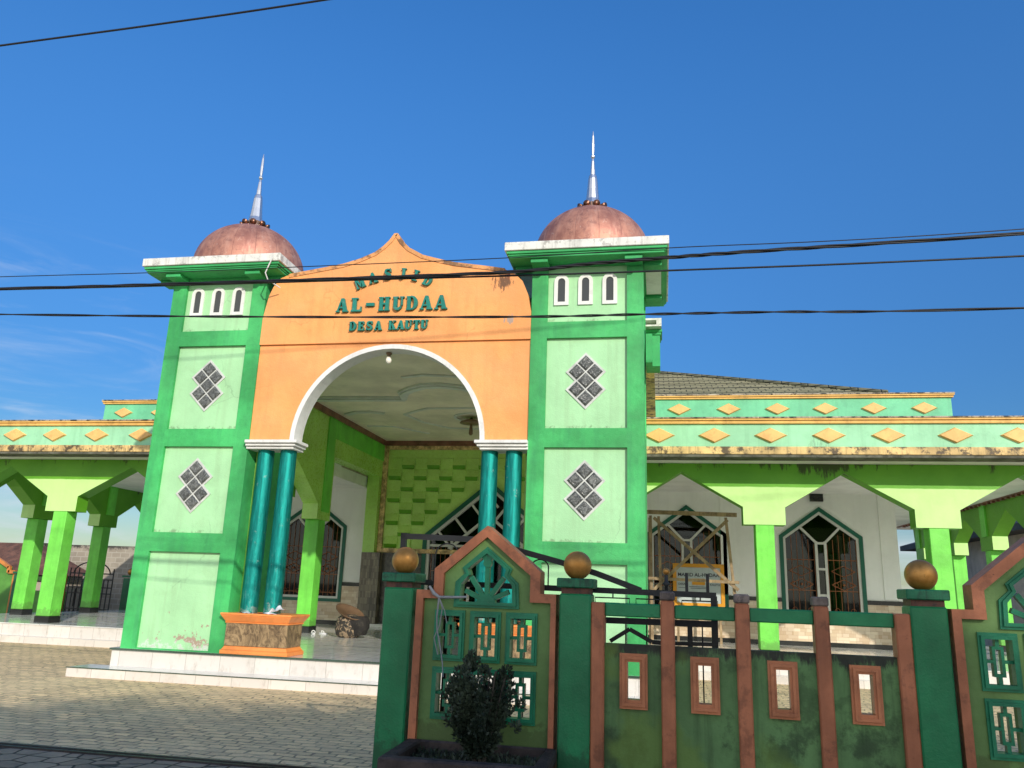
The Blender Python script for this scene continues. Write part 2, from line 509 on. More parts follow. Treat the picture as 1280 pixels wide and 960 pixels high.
def m_copper():
    m = NT('copper_dome')
    tc_ = m.n('ShaderNodeTexCoord')
    ob = tc_.outputs['Object']
    n = m.noise(2.4, 8, .7, ob)
    q = m.sep(ob)
    # polar angle about the dome axis (local to the mosque): sheet seams and streaks that follow them
    dx = m.math('SUBTRACT', q[0], TX + TW / 2 - .005 - CX)
    dy = m.math('SUBTRACT', q[1], YT + TW / 2 - 12.5)
    an = m.math('MULTIPLY', m.math('ARCTAN2', dy, dx), 16 / (2 * PI))
    fr = m.math('ABSOLUTE', m.math('SUBTRACT', m.math('FRACT', an), .5))
    seam = m.ramp(fr, .0, .022, 1, 0)
    cb = m.n('ShaderNodeCombineXYZ')
    m.l(m.math('MULTIPLY', an, 1.6), cb.inputs[0])
    m.l(m.math('MULTIPLY', q[2], .8), cb.inputs[1])
    s_ = m.noise(2.2, 7, .7, cb.outputs[0])
    c = m.mix(m.ramp(n, .38, .62), (.36, .155, .115, 1), (.55, .265, .185, 1))
    c = m.mix(m.math('MULTIPLY', m.ramp(s_, .46, .66), .6), c, (.62, .34, .25, 1))
    c = m.mix(m.math('MULTIPLY', m.ramp(m.noise(6, 9, .75, ob), .54, .62), .5), c, (.22, .10, .085, 1))
    c = m.mix(m.math('MULTIPLY', m.ramp(m.noise(5, 6, .8, ob), .60, .64), .4), c, (.70, .55, .46, 1))
    c = m.mix(m.math('MULTIPLY', seam, .6), c, (.20, .09, .07, 1))
    m.inp(m.b.inputs['Base Color'], c)
    m.b.inputs['Metallic'].default_value = .55
    m.inp(m.b.inputs['Roughness'], m.ramp(n, .3, .8, .52, .66))
    m.bump(m.math('ADD', m.math('ADD', n, s_), m.math('MULTIPLY', seam, -.5)), .22, .03)
    return m.m


def m_goldball():
    m = NT('gold_ball')
    n = m.noise(9, 8, .7)
    z = m.nrm
    c = m.mix(m.ramp(n, .35, .75), (.42, .19, .035, 1), (.60, .31, .08, 1))
    c = m.mix(m.math('MULTIPLY', m.ramp(m.noise(24, 6, .7), .6, .72), .6), c, (.10, .045, .015, 1))
    m.inp(m.b.inputs['Base Color'], c)
    m.b.inputs['Metallic'].default_value = .55
    m.inp(m.b.inputs['Roughness'], m.ramp(n, .3, .8, .38, .55))
    m.bump(n, .1, .01)
    return m.m


def m_glassblock():
    m = NT('swirled_glass_block')
    n = m.noise(9, 5, .65, None, 2.5)
    c = m.mix(m.ramp(n, .4, .68), (.055, .060, .057, 1), (.19, .20, .19, 1))
    c = m.mix(m.math('MULTIPLY', m.ramp(m.noise(30, 4, .6, None, 1.5), .6, .72), .6), c, (.46, .48, .46, 1))
    m.inp(m.b.inputs['Base Color'], c)
    m.b.inputs['Roughness'].default_value = .16
    m.bump(n, .5, .03)
    return m.m


def m_floor():
    m = NT('grey_glossy_tile')
    b = m.n('ShaderNodeTexBrick', offset=0.)
    m.l(m.pos, b.inputs['Vector'])
    b.inputs['Scale'].default_value = 1
    b.inputs['Brick Width'].default_value = .4
    b.inputs['Row Height'].default_value = .4
    b.inputs['Mortar Size'].default_value = .004
    b.inputs['Color1'].default_value = (.76, .76, .72, 1)
    b.inputs['Color2'].default_value = (.70, .70, .67, 1)
    b.inputs['Mortar'].default_value = (.15, .15, .14, 1)
    n = m.noise(3, 6)
    c = m.mix(m.math('MULTIPLY', m.ramp(n, .45, .7), .35), b.outputs[0], (.42, .42, .39, 1))
    m.inp(m.b.inputs['Base Color'], c)
    m.inp(m.b.inputs['Roughness'], m.ramp(n, .3, .75, .07, .2))
    m.b.inputs['Specular IOR Level'].default_value = .7
    m.bump(m.noise(1.6, 3), .05, .02)
    return m.m


def m_steptile():
    m = NT('white_step_tile')
    mp = m.n('ShaderNodeMapping')
    m.l(m.pos, mp.inputs[0])
    s = m.sep()
    cb = m.n('ShaderNodeCombineXYZ')
    m.l(m.math('ADD', s[0], s[1]), cb.inputs[0])
    cb.inputs[1].default_value = 2.5
    b = m.n('ShaderNodeTexBrick', offset=0.)
    m.l(cb.outputs[0], b.inputs['Vector'])
    b.inputs['Scale'].default_value = 1
    b.inputs['Brick Width'].default_value = .61
    b.inputs['Row Height'].default_value = 5
    b.inputs['Mortar Size'].default_value = .004
    b.inputs['Color1'].default_value = (.70, .66, .60, 1)
    b.inputs['Color2'].default_value = (.62, .58, .53, 1)
    b.inputs['Mortar'].default_value = (.38, .35, .30, 1)
    n = m.noise(1, 8, .7, m.scaled((9, 9, 3)))
    c = m.mix(m.math('MULTIPLY', m.ramp(n, .52, .75), .55), b.outputs[0], (.30, .26, .20, 1))
    d = m.noise(2.2, 8, .7)
    c = m.mix(m.math('MULTIPLY', m.ramp(d, .5, .7), .35), c, (.42, .38, .32, 1))
    m.inp(m.b.inputs['Base Color'], c)
    m.b.inputs['Roughness'].default_value = .25
    return m.m


def m_mosaic(name, cols, w, h, rough=.3):
    """random rectangles of stone-like tile"""
    m = NT(name)
    s = m.sep()
    cb = m.n('ShaderNodeCombineXYZ')
    m.l(m.math('ADD', s[0], s[1]), cb.inputs[0])
    m.l(s[2], cb.inputs[1])
    c = None
    for i, sc in enumerate((1., 1.9)):
        b = m.n('ShaderNodeTexBrick', offset=.35, squash=1.6, squash_frequency=3)
        mp = m.n('ShaderNodeMapping')
        m.l(cb.outputs[0], mp.inputs[0])
        mp.inputs['Location'].default_value = (.37 * i, .21 * i, 0)
        m.l(mp.outputs[0], b.inputs['Vector'])
        b.inputs['Scale'].default_value = 1
        b.inputs['Brick Width'].default_value = w / sc
        b.inputs['Row Height'].default_value = h / sc
        b.inputs['Mortar Size'].default_value = .003
        b.inputs['Bias'].default_value = 0
        b.inputs['Color1'].default_value = cols[i * 2]
        b.inputs['Color2'].default_value = cols[i * 2 + 1]
        b.inputs['Mortar'].default_value = cols[1]
        c = b.outputs[0] if c is None else m.mix(.5, c, b.outputs[0])
    m.inp(m.b.inputs['Base Color'], c)
    m.b.inputs['Roughness'].default_value = rough
    return m.m


def m_paver():
    m = NT('block_paving')
    n0 = m.n('ShaderNodeTexNoise')
    m.l(m.pos, n0.inputs['Vector'])
    n0.inputs['Scale'].default_value = 2.6
    n0.inputs['Detail'].default_value = 5
    vm = m.n('ShaderNodeVectorMath', operation='MULTIPLY_ADD')
    m.l(n0.outputs['Color'], vm.inputs[0])
    vm.inputs[1].default_value = (.26, .20, 0)
    m.l(m.pos, vm.inputs[2])
    b = m.n('ShaderNodeTexBrick', offset=.5)
    m.l(vm.outputs[0], b.inputs['Vector'])
    b.inputs['Scale'].default_value = 1
    b.inputs['Brick Width'].default_value = .235
    b.inputs['Row Height'].default_value = .135
    b.inputs['Mortar Size'].default_value = .014
    b.inputs['Mortar Smooth'].default_value = .3
    b.inputs['Color1'].default_value = (.94, .70, .38, 1)
    b.inputs['Color2'].default_value = (.66, .49, .28, 1)
    b.inputs['Mortar'].default_value = (.28, .22, .14, 1)
    c = m.mix(m.math('MULTIPLY', m.ramp(m.noise(.7, 8, .7), .42, .7), .65), b.outputs[0], (.82, .62, .36, 1))
    c = m.mix(m.math('MULTIPLY', m.ramp(m.noise(1, 7, .7, m.scaled((.8, 5, 1))), .5, .7), .40), c, (.40, .31, .20, 1))
    c = m.mix(m.math('MULTIPLY', m.ramp(m.noise(5, 8, .75), .5, .68), .5), c, (.34, .265, .17, 1))
    m.inp(m.b.inputs['Base Color'], c)
    m.b.inputs['Roughness'].default_value = .85
    # every block crowned and slightly out of level
    h = m.math('ADD', m.math('MULTIPLY', b.outputs['Fac'], -1.), m.math('MULTIPLY', m.noise(5, 6, .7), 2.6))
    m.bump(h, .7, .03)
    return m.m


def m_cobble():
    m = NT('hexagon_paving')
    def vor(feature):
        v = m.n('ShaderNodeTexVoronoi', feature=feature)
        m.l(m.pos, v.inputs['Vector'])
        v.inputs['Scale'].default_value = 4.3
        v.inputs['Randomness'].default_value = .55
        return v
    e = vor('DISTANCE_TO_EDGE')
    f = vor('F1')
    joint = m.ramp(e.outputs['Distance'], .02, .07, 1, 0)
    hs = m.sep(f.outputs['Color'])[0]
    c = m.mix(hs, (.24, .19, .13, 1), (.34, .275, .195, 1))
    c = m.mix(m.math('MULTIPLY', m.ramp(m.noise(4, 8, .7), .45, .7), .5), c, (.085, .08, .07, 1))
    c = m.mix(joint, c, (.035, .032, .026, 1))
    m.inp(m.b.inputs['Base Color'], c)
    m.b.inputs['Roughness'].default_value = .85
    m.bump(m.math('ADD', m.math('MULTIPLY', joint, -1.2), m.noise(8, 6)), .7, .03)
    return m.m


def m_ground():
    m = NT('bare_ground')
    n = m.noise(.35, 8, .7)
    c = m.mix(m.ramp(n, .35, .65), (.16, .13, .085, 1), (.10, .115, .045, 1))
    c = m.mix(m.math('MULTIPLY', m.ramp(m.noise(6, 6, .7), .4, .7), .5), c, (.07, .06, .04, 1))
    m.inp(m.b.inputs['Base Color'], c)
    m.b.inputs['Roughness'].default_value = .95
    return m.m


def m_asphalt():
    m = NT('pale_bounce_concrete')
    n = m.noise(40, 6, .7)
    c = m.mix(m.ramp(n, .3, .7), (.34, .28, .20, 1), (.48, .40, .30, 1))  # pale tone chosen so the unseen road bounces light onto the fence
    m.inp(m.b.inputs['Base Color'], c)
    m.b.inputs['Roughness'].default_value = .9
    m.bump(n, .3, .01)
    return m.m


def m_rooftile():
    m = NT('metal_roof_tile')
    w = m.n('ShaderNodeTexBrick', offset=.5)
    s = m.sep()
    cb = m.n('ShaderNodeCombineXYZ')
    m.l(s[0], cb.inputs[0])
    m.l(s[2], cb.inputs[1])
    m.l(cb.outputs[0], w.inputs['Vector'])
    w.inputs['Scale'].default_value = 1
    w.inputs['Brick Width'].default_value = .33
    w.inputs['Row Height'].default_value = .145
    w.inputs['Mortar Size'].default_value = .022
    w.inputs['Mortar Smooth'].default_value = .8
    w.inputs['Color1'].default_value = (.23, .215, .125, 1)
    w.inputs['Color2'].default_value = (.165, .16, .09, 1)
    w.inputs['Mortar'].default_value = (.05, .05, .03, 1)
    c = m.mix(m.math('MULTIPLY', m.ramp(m.noise(2, 7, .7), .45, .7), .5), w.outputs[0], (.13, .145, .075, 1))
    m.inp(m.b.inputs['Base Color'], c)
    m.b.inputs['Roughness'].default_value = .5
    m.bump(m.math('MULTIPLY', w.outputs['Fac'], -1.), .8, .04)
    return m.m


def m_blockwall():
    m = NT('concrete_block_wall')
    s = m.sep()
    cb = m.n('ShaderNodeCombineXYZ')
    m.l(m.math('ADD', s[0], s[1]), cb.inputs[0])
    m.l(s[2], cb.inputs[1])
    w = m.n('ShaderNodeTexBrick', offset=.5)
    m.l(cb.outputs[0], w.inputs['Vector'])
    w.inputs['Scale'].default_value = 1
    w.inputs['Brick Width'].default_value = .42
    w.inputs['Row Height'].default_value = .21
    w.inputs['Mortar Size'].default_value = .018
    w.inputs['Color1'].default_value = (.36, .31, .24, 1)
    w.inputs['Color2'].default_value = (.27, .235, .185, 1)
    w.inputs['Mortar'].default_value = (.42, .38, .31, 1)
    c = m.mix(m.math('MULTIPLY', m.ramp(m.noise(1.4, 8, .7), .42, .68), .55), w.outputs[0], (.40, .36, .29, 1))
    top = m.ramp(s[2], 2.35, 2.85, 0, .3)
    c = m.mix(m.ramp(m.math('ADD', top, m.noise(3, 8, .75)), .66, .82), c, (.05, .045, .04, 1))
    m.inp(m.b.inputs['Base Color'], c)
    m.b.inputs['Roughness'].default_value = .95
    m.bump(w.outputs['Fac'], .5, .02)
    return m.m


def m_marblewood():
    m = NT('brown_marble_tile')
    n = m.noise(5.5, 9, .72, m.scaled((1.3, 1.3, .8)), 1.6)
    c = m.mix(m.ramp(n, .36, .62), (.10, .065, .035, 1), (.36, .25, .13, 1))
    c = m.mix(m.math('MULTIPLY', m.ramp(m.noise(16, 6, .7, m.scaled((1.5, 1.5, .5)), 1.), .55, .7), .5), c, (.05, .033, .02, 1))
    m.inp(m.b.inputs['Base Color'], c)
    m.b.inputs['Roughness'].default_value = .3
    return m.m


def m_pane():
    m = NT('dark_window_glass')
    t = m.n('ShaderNodeBsdfTransparent')
    t.inputs[0].default_value = (.42, .44, .42, 1)
    g = m.n('ShaderNodeBsdfGlossy')
    g.inputs['Roughness'].default_value = .03
    g.inputs['Color'].default_value = (.85, .9, .9, 1)
    f = m.n('ShaderNodeFresnel')
    f.inputs['IOR'].default_value = 1.5
    mx = m.n('ShaderNodeMixShader')
    m.l(m.math('MULTIPLY', f.outputs[0], .7), mx.inputs[0])
    m.l(t.outputs[0], mx.inputs[1])
    m.l(g.outputs[0], mx.inputs[2])
    bp = m.n('ShaderNodeBump')
    bp.inputs['Strength'].default_value = .08
    m.l(m.noise(2.5, 3), bp.inputs['Height'])
    m.l(bp.outputs[0], g.inputs['Normal'])
    m.l(mx.outputs[0], m.out.inputs[0])
    return m.m


def m_leaf(name, a, b, rough=.55, trans=.25):
    m = NT(name)
    oi = m.noise(2.2, 5, .7)
    oi2 = m.noise(21, 3)
    c = m.mix(m.ramp(oi, .35, .65), a, b)
    c = m.mix(m.math('MULTIPLY', m.ramp(oi2, .4, .7), .5), c, tuple(x * .5 for x in a[:3]) + (1,))
    m.inp(m.b.inputs['Base Color'], c)
    m.b.inputs['Roughness'].default_value = rough
    if trans:
        tr = m.n('ShaderNodeBsdfTranslucent')
        m.inp(tr.inputs[0], c)
        mx = m.n('ShaderNodeMixShader')
        mx.inputs[0].default_value = trans
        m.l(m.b.outputs[0], mx.inputs[1])
        m.l(tr.outputs[0], mx.inputs[2])
        m.l(mx.outputs[0], m.out.inputs[0])
    return m.m


def m_camo():
    m = NT('patterned_cloth')
    n = m.noise(13, 3, .5, None, 1.2)
    c = m.mix(m.ramp(n, .50, .56), (.04, .032, .025, 1), (.30, .22, .14, 1))
    c = m.mix(m.ramp(m.noise(8, 3, .5, None, 1), .56, .6), c, (.02, .02, .018, 1))
    m.inp(m.b.inputs['Base Color'], c)
    m.b.inputs['Roughness'].default_value = .8
    return m.m


M['teal_metal'] = m_teal()
M['copper'] = m_copper()
M['goldball'] = m_goldball()
M['glassblock'] = m_glassblock()
M['floor'] = m_floor()
M['steptile'] = m_steptile()
M['dado'] = m_mosaic('beige_mosaic_tile', [(.74, .62, .46, 1), (.38, .25, .15, 1), (.86, .77, .62, 1), (.55, .40, .25, 1)], .30, .17)
M['stone'] = m_mosaic('dark_stone_tile', [(.20, .17, .11, 1), (.035, .03, .022, 1), (.33, .29, .20, 1), (.05, .045, .03, 1)], .10, .34)
M['paver'] = m_paver()
M['cobble'] = m_cobble()
M['ground'] = m_ground()
M['asphalt'] = m_asphalt()
M['rooftile'] = m_rooftile()
M['blockwall'] = m_blockwall()
M['marble'] = m_marblewood()
M['pane'] = m_pane()
M['steel'] = m_simple('polished_steel', (.70, .69, .67, 1), .26, .9).m
M['copper_petal'] = m_simple('copper_petal', (.26, .13, .085, 1), .38, .9).m
M['slit_glass'] = m_simple('slit_glass', (.045, .05, .05, 1), .12).m
M['bulb'] = m_simple('white_bulb', (.85, .82, .72, 1), .15).m
M['shrub'] = m_leaf('shrub_leaf', (.012, .026, .014, 1), (.048, .072, .042, 1), .6, .12)
M['treeleaf'] = m_leaf('tree_leaf', (.045, .10, .02, 1), (.08, .14, .03, 1))
M['camo'] = m_camo()
M['oldtile'] = paint('old_roof_tile', (.16, .075, .05, 1), rough=.85, var=.3, streak=.3, dirt=.5, dirtcol=(.05, .035, .03, 1), sc=2)
M['sign_face'] = paint('sign_face', (.46, .52, .53, 1), rough=.4, var=.08, streak=.1, dirt=.1)
M['sign_orange'] = paint('sign_orange', (.72, .32, .02, 1), rough=.45, var=.1, streak=.05, dirt=.1)
M['sign_ink'] = m_simple('sign_ink', (.03, .035, .05, 1), .6).m
M['sign_pale'] = m_simple('sign_pale', (.62, .62, .55, 1), .6).m

# ------------------------------------------------------------------ camera
yaw, pit, roll, FPX = -0.188536126, 0.252621605, 0.0355629466, 992.446487
fw = Vector((math.sin(yaw) * math.cos(pit), math.cos(yaw) * math.cos(pit), math.sin(pit)))
rt = fw.cross(Vector((0, 0, 1))).normalized()
up = rt.cross(fw)
cr, sr = math.cos(roll), math.sin(roll)
rt2, up2 = rt * cr + up * sr, up * cr - rt * sr
cam = bpy.data.cameras.new('camera')
cam.sensor_width = 36
cam.lens = FPX * 36 / 1280
cam.clip_start, cam.clip_end = .05, 3000
co = bpy.data.objects.new('camera', cam)
COL.objects.link(co)
co.matrix_world = Matrix.Translation((0, 0, 1.6)) @ Matrix((rt2, up2, -fw)).transposed().to_4x4()
scene.camera = co

# ------------------------------------------------------------------ light
SUN_AZ, SUN_EL = R(33), R(24.7)     # azimuth to the right of straight behind the camera
to_sun = Vector((math.sin(SUN_AZ) * math.cos(SUN_EL), -math.cos(SUN_AZ) * math.cos(SUN_EL), math.sin(SUN_EL)))
sl = bpy.data.lights.new('sun', 'SUN')
sl.energy = 3.85
sl.angle = R(.7)
sl.color = (1., .93, .82)
so = bpy.data.objects.new('sun', sl)
COL.objects.link(so)
so.rotation_euler = to_sun.to_track_quat('Z', 'Y').to_euler()
so.location = (12, -20, 20)

w = bpy.data.worlds.new('World')
scene.world = w
w.use_nodes = True
nt = w.node_tree
nt.nodes.clear()
N = nt.nodes.new
L = nt.links.new
sky = N('ShaderNodeTexSky')
sky.sky_type = 'NISHITA'
sky.sun_disc = False
sky.sun_elevation = SUN_EL
sky.sun_rotation = math.atan2(to_sun.x, to_sun.y)
sky.air_density = 1.0
sky.dust_density = .3
sky.ozone_density = 2.5
bg = N('ShaderNodeBackground')
bg.inputs[1].default_value = .15
tc = N('ShaderNodeTexCoord')
sp = N('ShaderNodeSeparateXYZ')
L(tc.outputs['Generated'], sp.inputs[0])
# deep tropical blue
hs = N('ShaderNodeHueSaturation')
hs.inputs['Hue'].default_value = .506
hs.inputs['Saturation'].default_value = 1.31
hs.inputs['Value'].default_value = 1.22
L(sky.outputs[0], hs.inputs['Color'])
# thin cirrus low down on the left
mp = N('ShaderNodeMapping')
mp.inputs['Scale'].default_value = (1.6, 1.6, 9)
mp.inputs['Rotation'].default_value = (0, .12, 0)
L(tc.outputs['Generated'], mp.inputs[0])
nz = N('ShaderNodeTexNoise')
nz.inputs['Scale'].default_value = 2.6
nz.inputs['Detail'].default_value = 9
nz.inputs['Roughness'].default_value = .6
nz.inputs['Distortion'].default_value = .8
L(mp.outputs[0], nz.inputs['Vector'])


def mrange(src, a, b, c, d):
    o = N('ShaderNodeMapRange')
    o.interpolation_type = 'SMOOTHSTEP'
    L(src, o.inputs[0])
    for i, v in enumerate((a, b, c, d)):
        o.inputs[i + 1].default_value = v
    return o.outputs[0]


def mul(a, b):
    o = N('ShaderNodeMath')
    o.operation = 'MULTIPLY'
    L(a, o.inputs[0])
    if hasattr(b, 'is_output'):
        L(b, o.inputs[1])
    else:
        o.inputs[1].default_value = b
    return o.outputs[0]


elf = mrange(sp.outputs[2], .0, .70, .42, 1.16)
skm = N('ShaderNodeVectorMath')
skm.operation = 'SCALE'
L(hs.outputs[0], skm.inputs[0])
L(elf, skm.inputs[3])
cl = mul(mul(mul(mrange(nz.outputs['Fac'], .46, .78, 0, 1), mrange(sp.outputs[0], -.35, -.62, 0, 1)), mrange(sp.outputs[2], .42, .22, 0, 1)), .38)
hz = mul(mrange(nz.outputs['Fac'], .40, .70, 0, 1), mrange(sp.outputs[2], .22, .04, 0, .6))
mx1 = N('ShaderNodeMix')
mx1.data_type = 'RGBA'
L(cl, mx1.inputs[0])
tint = N('ShaderNodeMix')
tint.data_type = 'RGBA'
tint.blend_type = 'MULTIPLY'
L(mul(mrange(sp.outputs[2], .12, .55, 1., .2), mrange(sp.outputs[2], .02, .20, .25, 1.)), tint.inputs[0])
L(skm.outputs[0], tint.inputs[6])
tint.inputs[7].default_value = (.62, .90, 1.08, 1)
L(tint.outputs[2], mx1.inputs[6])
mx1.inputs[7].default_value = (5.0, 5.5, 6.2, 1)
mx2 = N('ShaderNodeMix')
mx2.data_type = 'RGBA'
L(hz, mx2.inputs[0])
L(mx1.outputs[2], mx2.inputs[6])
mx2.inputs[7].default_value = (4.6, 5.0, 5.6, 1)
# fill light added as haze in the unseen sky behind the viewer
bk = mul(mul(mrange(sp.outputs[1], .05, -.55, 0, 1), mrange(sp.outputs[2], .85, .25, 0, 1)), .62)
mx3 = N('ShaderNodeMix')
mx3.data_type = 'RGBA'
L(bk, mx3.inputs[0])
L(mx2.outputs[2], mx3.inputs[6])
mx3.inputs[7].default_value = (13.0, 12.3, 10.8, 1)
L(mx3.outputs[2], bg.inputs[0])
wo = N('ShaderNodeOutputWorld')
L(bg.outputs[0], wo.inputs[0])

scene.view_settings.view_transform = 'Standard'
scene.view_settings.look = 'None'
scene.view_settings.exposure = 0
scene.view_settings.gamma = 1
scene.render.engine = 'CYCLES'
scene.cycles.max_bounces = 10
scene.cycles.diffuse_bounces = 7
scene.cycles.transparent_max_bounces = 12


# ------------------------------------------------------------------ ground
def sheet(name, pts, z, mat, kind='structure'):
    mb = MB()
    mb.add([(x, y, z) for x, y in pts], [tuple(range(len(pts)))])
    o = mb.build(name, mat)
    o['kind'] = kind
    return o


sheet('ground', [(-900, -900), (900, -900), (900, 900), (-900, 900)], -.012, M['ground'])
sheet('road', [(-60, -7), (60, -7), (60, 3.2), (-60, 3.2)], -.006, M['asphalt'])
sheet('driveway', [(-30, 3.2), (30, 3.2), (30, 7.2), (-30, 7.2)], -.004, M['cobble'])
sheet('courtyard', [(-24, 7.2), (22, 7.2), (22, 40), (-24, 40)], 0., M['paver'])
mb = MB()
mb.box(-12, -2.0, 7.10, 7.145, -.01, .012).box(-12, -2.0, 7.195, 7.235, -.01, .012).box(-12, -2.0, 7.145, 7.195, -.01, .003)
tag(mb.build('gate_track', M['rust'], off=(-7, 7.17, 0)), 'dark steel gate rail set flush across the paved entrance', 'rail')

# ------------------------------------------------------------------ the mosque
FZ = .42
CX = -4.575
mosque = thing('mosque', 'green and orange mosque with twin copper domed towers and arched entrance', 'mosque', (CX, 12.5, 0))

# floors and steps
mb = MB()
mb.box(-9.05, -.10, 12.52, 17.22, FZ - .02, FZ)
mb.box(-18.6, 9.7, 17.22, 34, FZ - .02, FZ)
mb.build('floor', M['floor'], mosque)
mb = MB()
mb.box(-9.03, -.12, 12.54, 17.24, 0, FZ - .022)
mb.build('step', M['steptile'], mosque)
mb = MB()
mb.box(-9.41, .26, 12.01, 12.54, 0, .14)
mb.build('step', M['steptile'], mosque)
mb = MB()
for xa, xb in ((-18.58, -9.03), (-.12, 9.68)):
    mb = MB()
    mb.box(xa, xb, 17.24, 34, 0, FZ - .022)
    mb.build('step', M['steptile'], mosque)
for xa, xb in ((-18.9, -9.03), (-.12, 10.)):
    mb = MB()
    mb.box(xa, xb, 16.97, 17.24, 0, .145)
    mb.build('step', M['steptile'], mosque)
M['tile_edge'] = paint('dark_green_tile_edge', (.05, .085, .06, 1), rough=.3, var=.2, streak=0, dirt=.3)
mb = MB()
mb.box(-9.06, -.09, 12.51, 12.53, FZ - .025, FZ + .003)
mb.box(-9.42, .27, 12.0, 12.03, .135, .148)
mb.box(-9.07, -9.05, 12.53, 17.2, FZ - .025, FZ + .003)
mb.build('step_edging', M['tile_edge'], mosque)
mb = MB()
mb.box(-9.40, .25, 12.03, 12.54, .141, .146)
mb.build('step_tread', M['floor'], mosque)

# ---- tower
TX = -8.93
TW = 1.885
YT = 12.6


def diamond_window(cx, zc, parent):
    a = .205        # half diagonal of one block (wide), scaled vertically
    b = .205
    cells = [(0, 2 * b * 1.0), (-a * .82, b * 1.0 + 0), (a * .82, b * 1.0 + 0), (0, 0), (-a * .82, -b), (a * .82, -b), (0, -2 * b)]
    cells = [(0, 2), (-1, 1), (1, 1), (0, 0), (-1, -1), (1, -1), (0, -2)]
    hx, hz = .149, .150
    cells = [(u * hx, v * hz) for u, v in cells]
    g = .024
    # white mortar bed: union outline of the seven diamonds, grown by g
    k = g * 1.42
    top = 3 * hz + k
    out = [(0, top), (2 * hx + k, hz), (hx + k, 0), (2 * hx + k, -hz), (0, -top), (-2 * hx - k, -hz), (-hx - k, 0), (-2 * hx - k, hz)]
    f = MB()
    f.prism([(cx + u, zc + v) for u, v in out], YT + .040, YT + .0565)
    fr = f.build('glass_block_window', M['mortar_white'], parent)
    fr.parent = parent
    p = MB()
    s = .90
    for u, v in cells:
        q = [(cx + u, zc + v + hz * s), (cx + u + hx * s, zc + v), (cx + u, zc + v - hz * s), (cx + u - hx * s, zc + v)]
        c2 = (cx + u, zc + v)
        n = len(p.v)
        # pillowed block
        p.add([(x, YT + .036, z) for x, z in q] + [(c2[0] + (x - c2[0]) * .72, YT + .016, c2[1] + (z - c2[1]) * .72) for x, z in q],
              [(4, 5, 6, 7), (0, 1, 5, 4), (1, 2, 6, 5), (2, 3, 7, 6), (3, 0, 4, 7)])
    return fr, p


